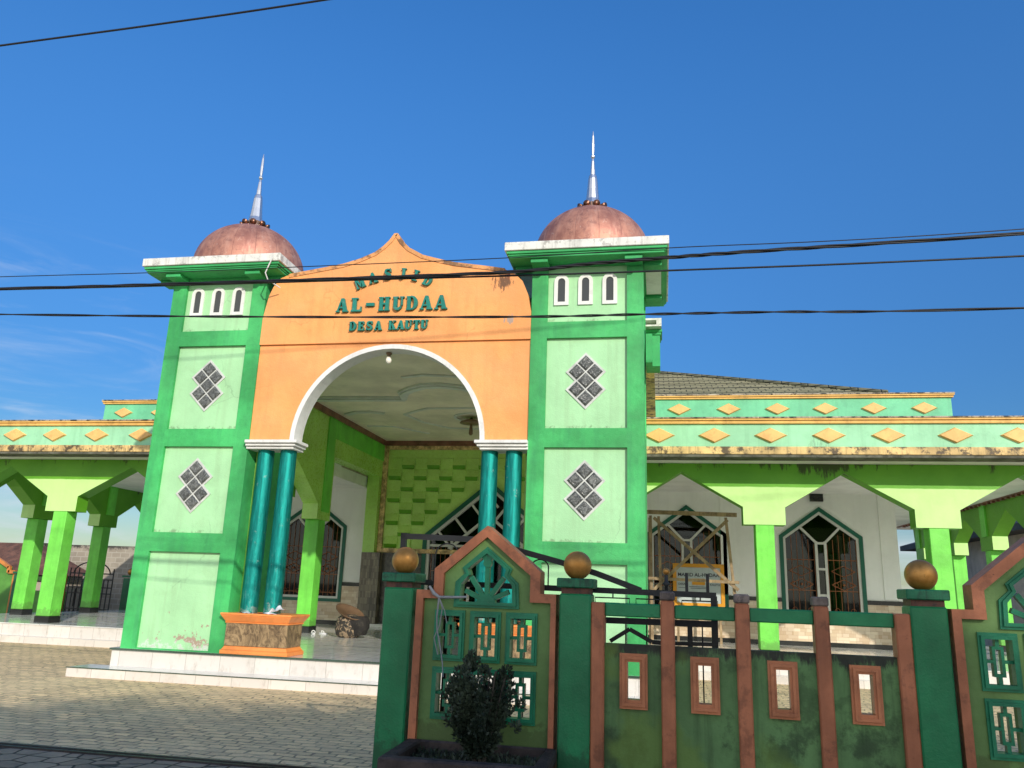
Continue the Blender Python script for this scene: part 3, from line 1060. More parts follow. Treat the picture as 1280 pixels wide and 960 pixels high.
def make_tower():
    x0, x1 = TX, TX + TW
    px0, px1 = x0 + .275, x1 - .275
    panels = [(.44, 2.02), (2.345, 3.845), (4.16, 5.70), (5.985, 6.98)]
    rect = lambda a, b, c, d: [(a, c), (b, c), (b, d), (a, d)]
    t = MB()
    t.box(x0 + .065, x1 - .065, YT + .065, YT + TW, FZ, 7.05)
    t.plate(rect(x0, x1, FZ, 7.05), [rect(px0, px1, a, b) for a, b in panels], YT, YT + .065)
    for xa, xb in ((x0, x0 + .065), (x1 - .065, x1)):
        t.plate(rect(YT + .065, YT + TW, FZ, 7.05), [rect(YT + .33, YT + TW - .275, a, b) for a, b in panels[2:]], xa, xb, 'x')
    tower = t.build('tower', M['tower_green'], mosque)
    for a, b in panels:
        p = MB()
        p.box(px0 - .01, px1 + .01, YT + .057, YT + .064, a - .01, b + .01)
        p.build('wall_panel', M['panel_green'], tower)
    p = MB()
    for xa in (x0 + .057, x1 - .064):
        for a, b in panels[2:]:
            p.box(xa, xa + .007, YT + .32, YT + TW - .265, a - .01, b + .01)
    p.build('side_panel', M['panel_green'], tower)
    cx = (x0 + x1) / 2 - .01
    for zc in (4.965, 3.165):
        fr, pm = diamond_window(cx, zc, tower)
        pm.build('glass_block', M['glassblock'], tower)
    for u in (-.43, -.02, .39):
        c = cx + u
        arch = lambda hw, zb, zt: [(c - hw, zb), (c + hw, zb)] + [(c + hw * math.cos(a), zt + hw * math.sin(a)) for a in [PI * i / 10 for i in range(11)]]
        q = MB()
        q.ring(arch(.125, 6.295, 6.72), arch(.062, 6.355, 6.72), YT + .030, YT + .060)
        q.build('slit_frame', M['white_trim'], tower)
        g = MB()
        g.prism(arch(.0625, 6.352, 6.72), YT + .046, YT + .052)
        g.build('slit_window', M['slit_glass'], tower)
    # cornice: white slab on stepped green mouldings
    o = .425
    cy0, cy1 = YT - o, YT + TW + o
    c = MB()
    c.box(x0 - o, x1 + o, cy0, cy1, 7.135, 7.285)
    c.build('cornice', M['white_dirty'], tower, .008)
    c = MB()
    c.box(x0 - o + .03, x1 + o - .03, cy0 + .03, cy1 - .03, 7.085, 7.133)
    c.box(x0 - o + .055, x1 + o - .055, cy0 + .055, cy1 - .055, 7.055, 7.084)
    c.box(x0 - o + .075, x1 + o - .075, cy0 + .075, cy1 - .075, 7.02, 7.054)
    for xa, xb in ((x0 + .01, x0 + .30), (x1 - .30, x1 - .01)):
        c.box(xa, xb, cy0 + .12, YT - .002, 6.95, 7.019)
        c.box(xa, xb, YT + TW + .002, cy1 - .12, 6.95, 7.019)
    for xa, xb in ((x0 - o + .12, x0 - .002), (x1 + .002, x1 + o - .12)):
        c.box(xa, xb, YT + .01, YT + .3, 6.95, 7.019)
        c.box(xa, xb, YT + TW - .3, YT + TW - .01, 6.95, 7.019)
    c.build('cornice_moulding', M['cornice_green'], tower, .006)
    for xa, xb in ((x0 - o + .13, x0 - .03), (x1 + .03, x1 + o - .13)):
        c = MB()
        c.box(xa, xb, YT + .36, YT + TW - .36, 7.008, 7.0185)
        c.build('soffit_panel', M['white_trim'], tower)
    # dome on a low drum
    dc = ((x0 + x1) / 2 - .005, YT + TW / 2, 7.285)
    d = MB()
    prof = [(1.05, 0), (1.06, .22)]
    for i in range(1, 17):
        a = (PI / 2) * i / 16
        prof.append((max(1.06 * math.cos(a), .001), .22 + .95 * math.sin(a)))
    d.lathe(prof, dc, 56)
    d.build('dome', M['copper'], tower)
    f = MB()
    fc = (dc[0], dc[1], dc[2] + 1.15)
    f.lathe([(r_ * .84, z_ * 1.10) for r_, z_ in [(.22, -.03), (.20, .04), (.13, .08), (.16, .12), (.185, .15), (.15, .24), (.125, .42), (.105, .62), (.085, .69), (.060, .71), (.055, .80), (.036, .97), (.024, 1.02), (.046, 1.05), (.048, 1.075), (.024, 1.10), (.032, 1.15), (.036, 1.30), (.026, 1.46), (.006, 1.56)]], fc, 12, False)
    fin = f.build('finial', M['steel'], tower)
    pm = MB()
    for k in range(9):
        a = 2 * PI * k / 9 + .2
        ca, sa = math.cos(a), math.sin(a)
        # an open bell-shaped petal pointing outwards
        pts = [Vector((fc[0] + r_ * ca, fc[1] + r_ * sa, fc[2] + z_)) for r_, z_ in ((.13, .07), (.19, .085), (.24, .075), (.27, .065), (.255, .068), (.20, .085))]
        pm.tube(pts, [.02, .04, .058, .070, .058, .02], 12)
    pm.ring([(fc[0] + .13 * math.cos(2 * PI * i / 16), fc[1] + .13 * math.sin(2 * PI * i / 16)) for i in range(16)],
            [(fc[0] + .05 * math.cos(2 * PI * i / 16), fc[1] + .05 * math.sin(2 * PI * i / 16)) for i in range(16)], fc[2] + .05, fc[2] + .07, 'z')
    pm.build('finial_petals', M['copper_petal'], tower)
    return tower


tower = make_tower()
tower2 = copy_tree(tower, mosque)
tower2.location.x += 6.818

# loose cable from the left tower's cornice
mb = MB()
mb.tube([(-6.75, 12.16, 7.2), (-6.80, 12.15, 7.05), (-6.86, 12.16, 6.9), (-6.82, 12.2, 6.78), (-6.7, 12.45, 6.72)], .012, 6)
mb.build('loose_cable', M['grey_plastic'], mosque)

# ---- orange arch wall between the towers
AX0, AX1 = TX + TW + .002, TX + 6.818 - .002
ACX, ACZ = -4.56, 3.95


def arc(r, n=28, rz=None, cx=ACX, cz=ACZ):
    rz = rz or r
    return [(cx + r * math.cos(PI * i / n), cz + rz * math.sin(PI * i / n)) for i in range(n + 1)]   # right to left


mb = MB()
low = [(AX0, 3.95), (ACX - 1.70, 3.95)] + list(reversed(arc(1.70, 28, 1.68))) + [(AX1, 3.95), (AX1, 5.678), (AX0, 5.678)]
low = [(AX0, 3.95)] + list(reversed(arc(1.70, 28, 1.68))) + [(AX1, 3.95), (AX1, 5.69), (AX0, 5.69)]
mb.prism(low, 12.625, 12.90)
wall = mb.build('arch_wall', M['orange'], mosque)
gtop = [(-7.041, 6.20), (-6.97, 6.62), (-6.90, 6.80), (-6.78, 6.96), (-6.62, 7.02), (-6.30, 7.07), (-5.59, 7.18), (-5.28, 7.265), (-5.0, 7.38), (-4.85, 7.49), (-4.74, 7.60), (-4.65, 7.735), (-4.60, 7.735),
        (-4.50, 7.58), (-4.36, 7.44), (-4.10, 7.29), (-3.80, 7.20), (-3.49, 7.12), (-2.88, 7.02), (-2.60, 6.97), (-2.42, 6.88), (-2.28, 6.74), (-2.18, 6.50), (-2.116, 6.18)]
mb = MB()
mb.prism([(AX0, 5.692)] + gtop + [(AX1, 5.692)], 12.585, 12.905)
mb.build('gable_wall', M['orange'], mosque)
# weathered coping that follows the gable
top = gtop[4:-4]
inn = []
for i, p in enumerate(top):
    a, b = Vector(top[max(i - 1, 0)]), Vector(top[min(i + 1, len(top) - 1)])
    t = (b - a).normalized()
    n = Vector((-t.y, t.x))
    inn.append((p[0] - n.x * .055, p[1] - n.y * .055))
outp = [(p[0] + (p[0] - q[0]) * .25, p[1] + (p[1] - q[1]) * .25) for p, q in zip(top, inn)]
mb = MB()
n = len(top)
vs = [(*p,) for p in outp] + [(*p,) for p in inn]
for i in range(n - 1):
    q = [outp[i], outp[i + 1], inn[i + 1], inn[i]]
    mb.add([(u, 12.572, v) for u, v in q] + [(u, 12.918, v) for u, v in q], [(0, 1, 2, 3), (7, 6, 5, 4), (0, 4, 5, 1), (3, 2, 6, 7)])
mb.build('gable_coping', M['orange_top'], mosque)
mb = MB()
mb.ring(arc(1.725, 36, 1.705), arc(1.645, 36, 1.625), 12.600, 12.93, 'y', False)
mb.build('arch_trim', M['white_trim'], mosque)
for xa, xb in ((-7.06, -6.10), (-2.985, -2.10)):
    mb = MB()
    s = 1 if xa < -5 else -1
    inx = (0, .05) if s > 0 else (.05, 0)
    for i, (za, zb, g) in enumerate(((3.80, 3.845, .0), (3.847, 3.893, .04), (3.895, 3.948, .08))):
        xl = xa if s > 0 else xa - g + .08
        xr = xb + g - .08 if s > 0 else xb
        mb.box(xl, xr, 12.57 - g, 12.98, za, zb)
    mb.build('impost', M['white_trim'], mosque, .006)
for x in (-6.785, -6.365, -2.775, -2.365):
    mb = MB()
    prof = [(.145, 1.075), (.143, 2.4), (.138, 3.80)]
    mb.lathe(prof, (x, 12.80, 0), 28)
    mb.build('column', M['teal_metal'], mosque)
# light reveal between the paired columns and the wall behind
for x0, x1 in ((-7.04, -6.955), (-2.19, -2.12)):
    mb = MB()
    mb.box(x0, x1, 12.93, 13.22, FZ, 3.8)
    mb.build('pilaster', M['porch_lime'], mosque)
for px in (-7.03, -3.02):
    mb = MB()
    mb.box(px, px + 1.08, 12.56, 13.12, .55, .925)
    ped = mb.build('pedestal', M['marble'], mosque, .004)
    mb = MB()
    mb.frustum(px - .01, px + 1.09, 12.55, 13.13, .926, 1.03, .07)
    mb.box(px - .085, px + 1.165, 12.475, 13.205, 1.031, 1.066)
    mb.box(px - .02, px + 1.10, 12.545, 13.14, .905, .925)
    mb.build('pedestal_top', M['orange_trim'], ped, .008)
    mb = MB()
    mb.box(px - .05, px + 1.13, 12.527, 13.16, FZ + .001, .485)
    mb.frustum(px - .035, px + 1.115, 12.54, 13.15, .486, .548, -.035)
    mb.build('pedestal_base', M['orange_trim'], ped, .006)

# ---- lettering (built stroke by stroke, heavy slab letters)
def strip(path, w):
    """thick polyline -> list of quads"""
    out = []
    P = [Vector(p) for p in path]
    ws = w if isinstance(w, (list, tuple)) else [w] * len(P)
    nn = []
    for i in range(len(P)):
        t = (P[min(i + 1, len(P) - 1)] - P[max(i - 1, 0)]).normalized()
        nn.append(Vector((-t.y, t.x)))
    for i in range(len(P) - 1):
        out.append([P[i] + nn[i] * ws[i] / 2, P[i + 1] + nn[i + 1] * ws[i + 1] / 2, P[i + 1] - nn[i + 1] * ws[i + 1] / 2, P[i] - nn[i] * ws[i] / 2])
    return out


def Rr(a, b, c, d):
    return [(a, c), (b, c), (b, d), (a, d)]


def earc(cx, cy, rx, ry, a0, a1, n=10):
    return [(cx + rx * math.cos(R(a0 + (a1 - a0) * i / n)), cy + ry * math.sin(R(a0 + (a1 - a0) * i / n))) for i in range(n + 1)]


GLYPH = {
    'A': [[(.02, .04), (.15, .04), (.50, .96), (.36, .96)], [(.36, 1.), (.64, 1.), (.98, .04), (.62, .04)], Rr(.24, .70, .26, .36), Rr(-.06, .28, 0, .09), Rr(.54, 1.06, 0, .09)],
    'L': [Rr(.12, .46, .05, .95), Rr(0, .94, 0, .12), [(.80, .1), (.94, .1), (.94, .36), (.88, .36)], Rr(0, .60, .9, 1)],
    'H': [Rr(.08, .38, .05, .95), Rr(.62, .92, .05, .95), Rr(.3, .7, .44, .57), Rr(0, .46, 0, .09), Rr(.54, 1, 0, .09), Rr(0, .46, .91, 1), Rr(.54, 1, .91, 1)],
    'U': [Rr(.08, .40, .3, .95), Rr(.74, .88, .34, .95), Rr(0, .5, .91, 1), Rr(.62, 1, .91, 1)] + strip(earc(.49, .33, .28, .24, 185, 350, 10), [.3, .29, .27, .24, .22, .2, .18, .17, .15, .14, .14]),
    'D': [Rr(.08, .38, .05, .95), Rr(0, .5, 0, .1), Rr(0, .5, .9, 1)] + strip([(.4, .05)] + earc(.48, .5, .37, .44, -88, 88, 12) + [(.4, .95)], [.11, .11, .13, .18, .24, .28, .3, .3, .3, .28, .24, .18, .13, .11, .11]),
    'M': [Rr(.06, .22, .05, .95), Rr(.78, 1.1, .05, .95), [(.12, 1), (.42, 1), (.66, .2), (.52, .1)], [(.52, .12), (.62, .12), (.95, 1), (.84, 1)], Rr(-.03, .32, 0, .09), Rr(.7, 1.18, 0, .09)],
    'S': strip([(.86, .70), (.82, .86), (.66, .93), (.45, .94), (.26, .88), (.2, .74), (.30, .60), (.55, .50), (.76, .40), (.84, .26), (.76, .12), (.56, .06), (.34, .07), (.18, .16), (.12, .32)], [.08, .11, .13, .16, .2, .24, .27, .28, .27, .24, .2, .16, .13, .11, .08]) + [Rr(.80, .90, .66, 1.), Rr(.08, .18, 0, .34)],
    'J': [Rr(.36, .66, .2, .95), Rr(.2, .8, .91, 1)] + strip(earc(.36, .2, .17, .15, -10, -190, 8), .16),
    'I': [Rr(.30, .62, .05, .95), Rr(.12, .80, 0, .1), Rr(.12, .80, .9, 1)],
    'E': [Rr(.1, .42, .05, .95), Rr(0, .9, 0, .12), Rr(0, .86, .88, 1), Rr(.4, .68, .45, .56), Rr(.78, .9, .1, .34), Rr(.75, .86, .7, .9), Rr(.6, .7, .36, .66)],
    'K': [Rr(.08, .38, .05, .95), [(.36, .42), (.46, .56), (.9, .96), (.74, .96)], [(.42, .56), (.62, .7), (1.02, .05), (.66, .05)], Rr(0, .46, 0, .09), Rr(0, .46, .91, 1), Rr(.56, 1.06, 0, .09), Rr(.6, 1, .91, 1)],
    'T': [Rr(.34, .66, .05, .95), Rr(.04, .96, .88, 1), Rr(.2, .8, 0, .1), Rr(.04, .14, .68, .9), Rr(.86, .96, .68, .9)],
    '-': [Rr(.05, .85, .38, .60)],
}


def letter(ch, cx, cz, wd, ht, rot=0, yf=12.585):
    mb = MB()
    ca, sa = math.cos(rot), math.sin(rot)
    for i, poly in enumerate(GLYPH[ch]):
        pts = []
        for u, v in poly:
            a, b = (u - .5) * wd, (v - .5) * ht
            pts.append((cx + a * ca - b * sa, cz + a * sa + b * ca))
        mb.prism(pts, yf - .050 - .0012 * i, yf + .004)
    return mb.build('sign_letter', M['teal_letter'], mosque)


for ch, x in zip('AL-HUDAA', (-5.515, -5.245, -4.985, -4.735, -4.475, -4.225, -3.965, -3.70)):
    letter(ch, x, 6.385, .205 if ch != '-' else .19, .255)
for ch, x in zip('DESAKAUTU', (-5.285, -5.125, -4.975, -4.815, -4.56, -4.405, -4.262, -4.118, -3.975)):
    letter(ch, x, 5.985, .128, .165)
for ch, x, z, r in (('M', -5.235, 6.79, .42), ('A', -4.985, 6.885, .27), ('S', -4.71, 6.945, .10), ('J', -4.42, 6.945, -.08), ('I', -4.19, 6.90, -.28), ('D', -3.965, 6.80, -.45)):
    letter(ch, x, z, .15, .20, r)

# ---- porch hall
PX0, PX1 = -8.65, -.50        # outer faces of the side beams
HZ = 5.85
mb = MB()
mb.box(-8.24, -.92, 12.93, 22.85, HZ, HZ + .05)
ceil = mb.build('porch_ceiling', M['ceiling'], mosque)
mb = MB()
path = [(-8.2, 17.22), (-7.24, 17.22), (-5.86, 17.27), (-5.70, 16.75), (-5.39, 16.40), (-5.03, 16.13), (-4.66, 16.08), (-4.21, 16.30), (-3.9, 16.75), (-3.75, 17.27), (-.95, 17.27)]


def flat_band(mb, path, w, z0, z1):
    P = [Vector(p) for p in path]
    nn = []
    for i in range(len(P)):
        t = (P[min(i + 1, len(P) - 1)] - P[max(i - 1, 0)]).normalized()
        nn.append(Vector((-t.y, t.x)) * (w / 2))
    for i in range(len(P) - 1):
        q = [P[i] - nn[i], P[i + 1] - nn[i + 1], P[i + 1] + nn[i + 1], P[i] + nn[i]]
        mb.add([(p.x, p.y, z0) for p in q] + [(p.x, p.y, z1) for p in q], [(3, 2, 1, 0), (4, 5, 6, 7), (0, 1, 5, 4), (1, 2, 6, 5), (2, 3, 7, 6), (3, 0, 4, 7)])


flat_band(mb, path, .26, HZ - .05, HZ + .01)
flat_band(mb, path, .15, HZ - .085, HZ - .04)
flat_band(mb, [(-5.3, 15.45), (-4.8, 15.28), (-4.2, 15.42), (-3.7, 15.5)], .10, HZ - .03, HZ + .01)
circ = lambda cx, cy, r, n=24: [(cx + r * math.cos(2 * PI * i / n), cy + r * math.sin(2 * PI * i / n)) for i in range(n + 1)]
flat_band(mb, [(-6.4, 19.05), (-5.9, 18.6), (-5.6, 18.38), (-3.5, 18.38), (-3.2, 18.6), (-2.7, 19.05), (-3.0, 19.9), (-3.5, 20.3), (-4.4, 20.9), (-5.0, 20.95), (-5.7, 20.8), (-6.2, 20.0), (-6.4, 19.05)], .09, HZ - .03, HZ + .01)
flat_band(mb, circ(-4.62, 19.5, .55), .08, HZ - .03, HZ + .01)
flat_band(mb, [(-7.95, 19.0), (-7.6, 18.75), (-7.2, 18.7), (-6.9, 18.9)], .16, HZ - .04, HZ + .01)
flat_band(mb, [(-7.95, 20.5), (-7.2, 20.6), (-6.5, 21.6)], .07, HZ - .03, HZ + .01)
mb.build('ceiling_relief', M['relief'], ceil)

# side beams with arches running away from the viewer (left and right of the hall)
for xa, xb, inner in ((-8.65, -8.25, 1), (-.92, -.52, -1)):
    mb = MB()
    prof = [(14.49, 3.1), (14.70, 3.1), (14.70, 3.47), (16.75, 4.55), (18.42, 3.47), (18.42, 3.1), (19.20, 3.1), (19.20, 4.75), (22.87, 4.75), (22.87, HZ + .06), (14.49, HZ + .06)]
    mb.prism(prof, xa, xb, 'x')
    mb.build('side_beam', M['porch_lime'], mosque)
    f = (xb, xb + .035) if inner > 0 else (xa - .035, xa)
    mb = MB()
    mb.box(f[0], f[1], 18.62, 19.06, 3.3, HZ - .14)
    mb.build('pilaster', M['lime'], mosque)
    mb = MB()
    mb.box(f[0], f[1] - .012 if inner > 0 else f[1], 19.06, 22.87, 5.22, HZ - .14)
    mb.build('pilaster', M['lime'], mosque)
    mb = MB()
    mb.box(xa + .02, xb - .02, 18.6, 19.0, .57, 3.1)
    pc = mb.build('porch_column', M['lime'], mosque, .012)
    mb = MB()
    mb.box(xa + .012, xb - .012, 18.59, 19.01, FZ, .57)
    mb.build('column_base', M['black_tile'], pc)
    mb = MB()
    wx = (xa - .09, xa - .012) if inner > 0 else (xb + .012, xb + .09)
    mb.box(wx[0], wx[1], 19.2, 22.86, 4.435, 4.78)
    mb.build('ceiling_edge', M['veranda_ceiling'], mosque)
    mb = MB()
    mb.box(f[0], f[0] + .07 if inner > 0 else f[1], 14.6, 22.84, HZ - .15, HZ - .002)
    mb.build('crown_moulding', M['brown_moulding'], mosque)

# back wall of the hall: woven relief tile in a gold border over granite, with the great pointed door
DCX, DHW, DZS, DAP = -4.90, 1.96, 3.04, 4.66
door_out = [(DCX - DHW, FZ), (DCX - DHW, DZS), (DCX, DAP), (DCX + DHW, DZS), (DCX + DHW, FZ)]
mb = MB()
mb.plate([(-8.25, FZ), (DCX - DHW, FZ), (DCX - DHW, DZS), (DCX, DAP), (DCX + DHW, DZS), (DCX + DHW, FZ), (-.92, FZ), (-.92, HZ), (-8.25, HZ)], [], 22.93, 23.1)
mb.build('porch_wall', M['weave'], mosque)
mb = MB()
rec = MB()
cw, chh = .79, .335
ix0, ix1, iz0, iz1 = -8.08, -1.0, 2.66, HZ - .27
nx, nz_ = int((ix1 - ix0) / cw), int((iz1 - iz0) / chh)


def in_door(x, z):
    return abs(x - DCX) < DHW + .02 and z < DZS + (DAP - DZS) * (1 - abs(x - DCX) / DHW) + .06


for r_ in range(-1, nz_ + 1):
    for c_ in range(-1, nx + 1):
        x0 = ix0 + .03 + c_ * cw + (cw / 2 if r_ % 2 else 0)
        z0 = iz0 + r_ * chh
        x1, z1 = x0 + cw, z0 + chh
        xm = x0 + cw * .50
        if z1 > iz1 + .02 or z0 < iz0 - .01:
            continue
        # one woven tile: left half rises towards the viewer at its lower edge, right half stays nearly flush
        yb, yp = 22.928, 22.83
        zk = z0 + chh * .33
        clear = lambda a, b: not any(in_door(p_, q_) for p_ in (a, (a + b) / 2, b) for q_ in (z0, z1)) and a > ix0 - .01 and b < ix1
        xi1 = xm - cw * .05
        if clear(x0, xm):
            mb.add([(x0, yp, zk), (xm, yp, zk), (xm, yb, z1), (x0, yb, z1)], [(0, 1, 2, 3)])
            mb.add([(x0, yp, zk), (x0, yb, z1), (x0, yb, z0)], [(0, 1, 2)])
            mb.add([(xm, yp, zk), (xm, yb, z0), (xm, yb, z1)], [(0, 1, 2)])
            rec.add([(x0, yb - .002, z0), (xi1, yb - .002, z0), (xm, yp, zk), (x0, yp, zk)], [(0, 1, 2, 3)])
        if clear(xm, x1):
            mb.add([(xm, yb, z0), (x1, yb - .06, z0 + .02), (x1, yb - .06, z1 - .02), (xm, yb, z1), (x1, yb, z0), (x1, yb, z1)], [(0, 1, 2, 3), (1, 4, 5, 2), (0, 4, 1), (3, 2, 5)])
mb.build('woven_tiles', M['weave'], mosque)
rec.build('woven_undersides', M['weave_shaded'], mosque)
mb = MB()
mb.ring([(-8.25, 2.52), (-.93, 2.52), (-.93, HZ - .15), (-8.25, HZ - .15)], [(-8.11, 2.64), (-1.05, 2.64), (-1.05, HZ - .26), (-8.11, HZ - .26)], 22.83, 22.927)
# the door interrupts the lower border
mb.build('tile_border', M['gold_border'], mosque)
mb = MB()
mb.box(-8.24, -.93, 22.80, 22.927, HZ - .148, HZ - .002)
mb.build('crown_moulding', M['brown_moulding'], mosque)
mb = MB()
mb.box(-8.05, DCX - DHW - .01, 22.86, 22.926, .50, 2.515)
mb.build('granite_dado', M['granite'], mosque)
mb = MB()
mb.box(DCX + DHW + .01, -.93, 22.86, 22.926, .50, 2.515)
mb.build('granite_dado', M['granite'], mosque)
mb = MB()
mb.box(-8.62, -8.06, 22.60, 22.926, FZ + .08, 2.50)
mb.build('stone_pilaster', M['stone'], mosque)
mb = MB()
mb.box(-8.62, -8.26, 22.62, 22.926, 2.502, 4.75)
mb.build('pilaster', M['porch_lime'], mosque)
mb = MB()
mb.box(-8.64, DCX - DHW - .01, 22.55, 22.925, FZ, FZ + .078)
mb.build('skirting', M['white_trim'], mosque)


def offs(poly, d):
    """inset an upright pointed outline (bottom stays)"""
    (xl, zb), (xl2, zs), (xa, za), (xr, zs2), (xr2, zb2) = poly
    sl = math.atan2(za - zs, xa - xl)
    return [(xl + d, zb), (xl + d, zs - d * math.tan(sl / 2) * .0 - d * (1 - math.sin(PI / 2 - sl)) / max(math.sin(PI / 2 - sl), .2) * .0 - d * math.tan((PI / 2 - sl) / 2) * 0 + 0 - d * (1 / math.cos(sl) - math.tan(sl))),
            (xa, za - d / math.cos(sl)), (xr - d, zs2 - d * (1 / math.cos(sl) - math.tan(sl))), (xr2 - d, zb2)]


def open_frame(mb, outer, inner, y0, y1):
    n = len(outer)
    for i in range(n - 1):
        q = [outer[i], outer[i + 1], inner[i + 1], inner[i]]
        mb.add([(u, y0, v) for u, v in q] + [(u, y1, v) for u, v in q], [(0, 1, 2, 3), (7, 6, 5, 4), (0, 4, 5, 1), (3, 2, 6, 7)])
    for i in (0, n - 1):
        q = [outer[i], inner[i]]
        mb.add([(q[0][0], y0, q[0][1]), (q[1][0], y0, q[1][1]), (q[1][0], y1, q[1][1]), (q[0][0], y1, q[0][1])], [(0, 1, 2, 3)])


# door
mb = MB()
i1 = offs(door_out, .12)
open_frame(mb, door_out, i1, 22.84, 23.02)
door = mb.build('door', M['door_green'], mosque)
mb = MB()
i2 = offs(door_out, .20)
open_frame(mb, i1, i2, 22.88, 23.0)
i3 = offs(door_out, .74)
i4 = offs(door_out, .82)
sl = math.atan2(DAP - DZS, DHW)
# second chevron and the bars that tie it to the frame
open_frame(mb, i3[1:4], i4[1:4], 22.90, 22.97)
for s in (-1, 1):
    for t in (.12, .40, .68, .93):
        bx = DCX + s * (DHW - .2) * (1 - t)
        bz = DZS + (DAP - .22 - DZS) * t
        nx_, nz2 = s * -math.sin(sl), -math.cos(sl)
        mb.bar((bx, 22.935, bz), (bx + nx_ * .58, 22.935, bz + nz2 * .58), .065, .07)
    for k, xo in enumerate((.55, 1.1)):
        mb.bar((DCX + s * xo, 22.94, FZ), (DCX + s * xo, 22.94, DZS - .0), .07, .06)
mb.bar((DCX - 1.2, 22.945, 2.6), (DCX + 1.2, 22.945, 2.6), .07, .05)
mb.bar((DCX - DHW + .2, 22.945, DZS - .28), (DCX + DHW - .2, 22.945, DZS - .28), .07, .05)
mb.build('door_bars', M['frame_white'], door)
mb = MB()
mb.prism(i1, 22.985, 22.995)
mb.build('door_pane', M['pane'], door)


def grille(mb, x0, x1, z0, z1, y, diamonds=True, step=.125):
    n = max(2, int((x1 - x0) / step))
    for i in range(n + 1):
        x = x0 + (x1 - x0) * i / n
        mb.box(x - .006, x + .006, y, y + .012, z0, z1(x) if callable(z1) else z1)
    zt = z1((x0 + x1) / 2) if callable(z1) else z1
    for z in (z0 + .10, z0 + .62, z0 + 1.42, z0 + 2.10):
        if z < zt - .25:
            mb.box(x0, x1, y - .012, y, z - .009, z + .009)
    if diamonds:
        for zc in (z0 + .78, z0 + 1.62 - .84 + .35):
            xm = (x0 + x1) / 2
            for sx in (-1, 1):
                for sz in (-1, 1):
                    mb.bar((xm + sx * .30, y - .02, zc), (xm, y - .02, zc + sz * .14), .016, .012)
        for zc in (z0 + .78, z0 + .12):
            for s in (-1, 1):
                mb.tube([(xm + s * .2 + .06 * math.cos(a), y - .02, zc + .06 * math.sin(a)) for a in [2 * PI * i / 10 for i in range(11)]], .007, 5)
        mb.ball((xm, y - .03, z0 + .78), .035, 8)


mb = MB()
for xa, xb in ((DCX - 1.7, DCX - 1.15), (DCX - 1.05, DCX - .58), (DCX + .58, DCX + 1.05), (DCX + 1.15, DCX + 1.7)):
    grille(mb, xa, xb, FZ + .2, 2.72, 22.965, False)
mb.build('door_grille', M['iron_orange'], door)


# ---- veranda back walls with pointed windows
def win_outline(xc, hw=1.07, zb=1.06, zs=3.27, za=4.05):
    return [(xc - hw, zb), (xc - hw, zs), (xc, za), (xc + hw, zs), (xc + hw, zb)]


def make_window(xc):
    out = win_outline(xc)
    a = offs(out, .10)
    a[0] = (a[0][0], 1.15)
    a[4] = (a[4][0], 1.15)
    o2 = list(out)
    mb = MB()
    mb.ring(o2, a, 22.86, 23.02)
    fr = mb.build('window', M['door_green'], mosque)
    b = offs(out, .165)
    b[0] = (b[0][0], 1.215)
    b[4] = (b[4][0], 1.215)
    mb = MB()
    mb.ring(a, b, 22.89, 23.0)
    mb.box(xc - .15, xc - .085, 22.90, 22.97, 1.215, 3.13)
    mb.box(xc + .085, xc + .15, 22.90, 22.97, 1.215, 3.13)
    for z in (1.72, 2.40, 3.08):
        mb.box(xc - .085, xc + .085, 22.905, 22.965, z - .03, z + .03)
    for s in (-1, 1):
        mb.bar((xc + s * .10, 22.935, 3.08), (xc + s * .50, 22.935, 3.49), .06, .062)
    mb.build('window_bars', M['frame_white'], fr)
    mb = MB()
    mb.prism(a, 22.975, 22.985)
    mb.build('window_pane', M['pane'], fr)
    mb = MB()
    topz = lambda x: 3.22 + (3.80 - 3.22) * (1 - abs(x - xc) / .9) - .05
    grille(mb, xc - .90, xc - .17, 1.22, lambda x: min(topz(x), 3.05 + (xc - .17 - x) * .9 if True else 9), 22.958)
    grille(mb, xc + .17, xc + .90, 1.22, lambda x: min(topz(x), 3.05 + (x - xc - .17) * .9), 22.958)
    mb.build('window_grille', M['iron_orange'], fr)
    mb = MB()
    for xo, w_, zt in ((-.66, .10, 2.9), (-.42, .15, 3.0), (-.25, .08, 3.2), (.30, .08, 2.8), (.52, .15, 3.3), (.68, .09, 3.1)):
        n = 8
        vs, fs = [], []
        for i in range(n + 1):
            x = xc + xo - w_ / 2 + w_ * i / n
            yy = 23.13 + .022 * math.sin(i * 2.3)
            vs += [(x, yy, 1.1), (x * .8 + (xc + xo) * .2, yy, zt * .55), (x, yy, zt)]
        for i in range(n):
            for k in range(2):
                fs.append((i * 3 + k, i * 3 + 3 + k, i * 3 + 4 + k, i * 3 + 1 + k))
        mb.add(vs, fs, True)
    mb.build('curtain', M['curtain'], fr)
    return fr


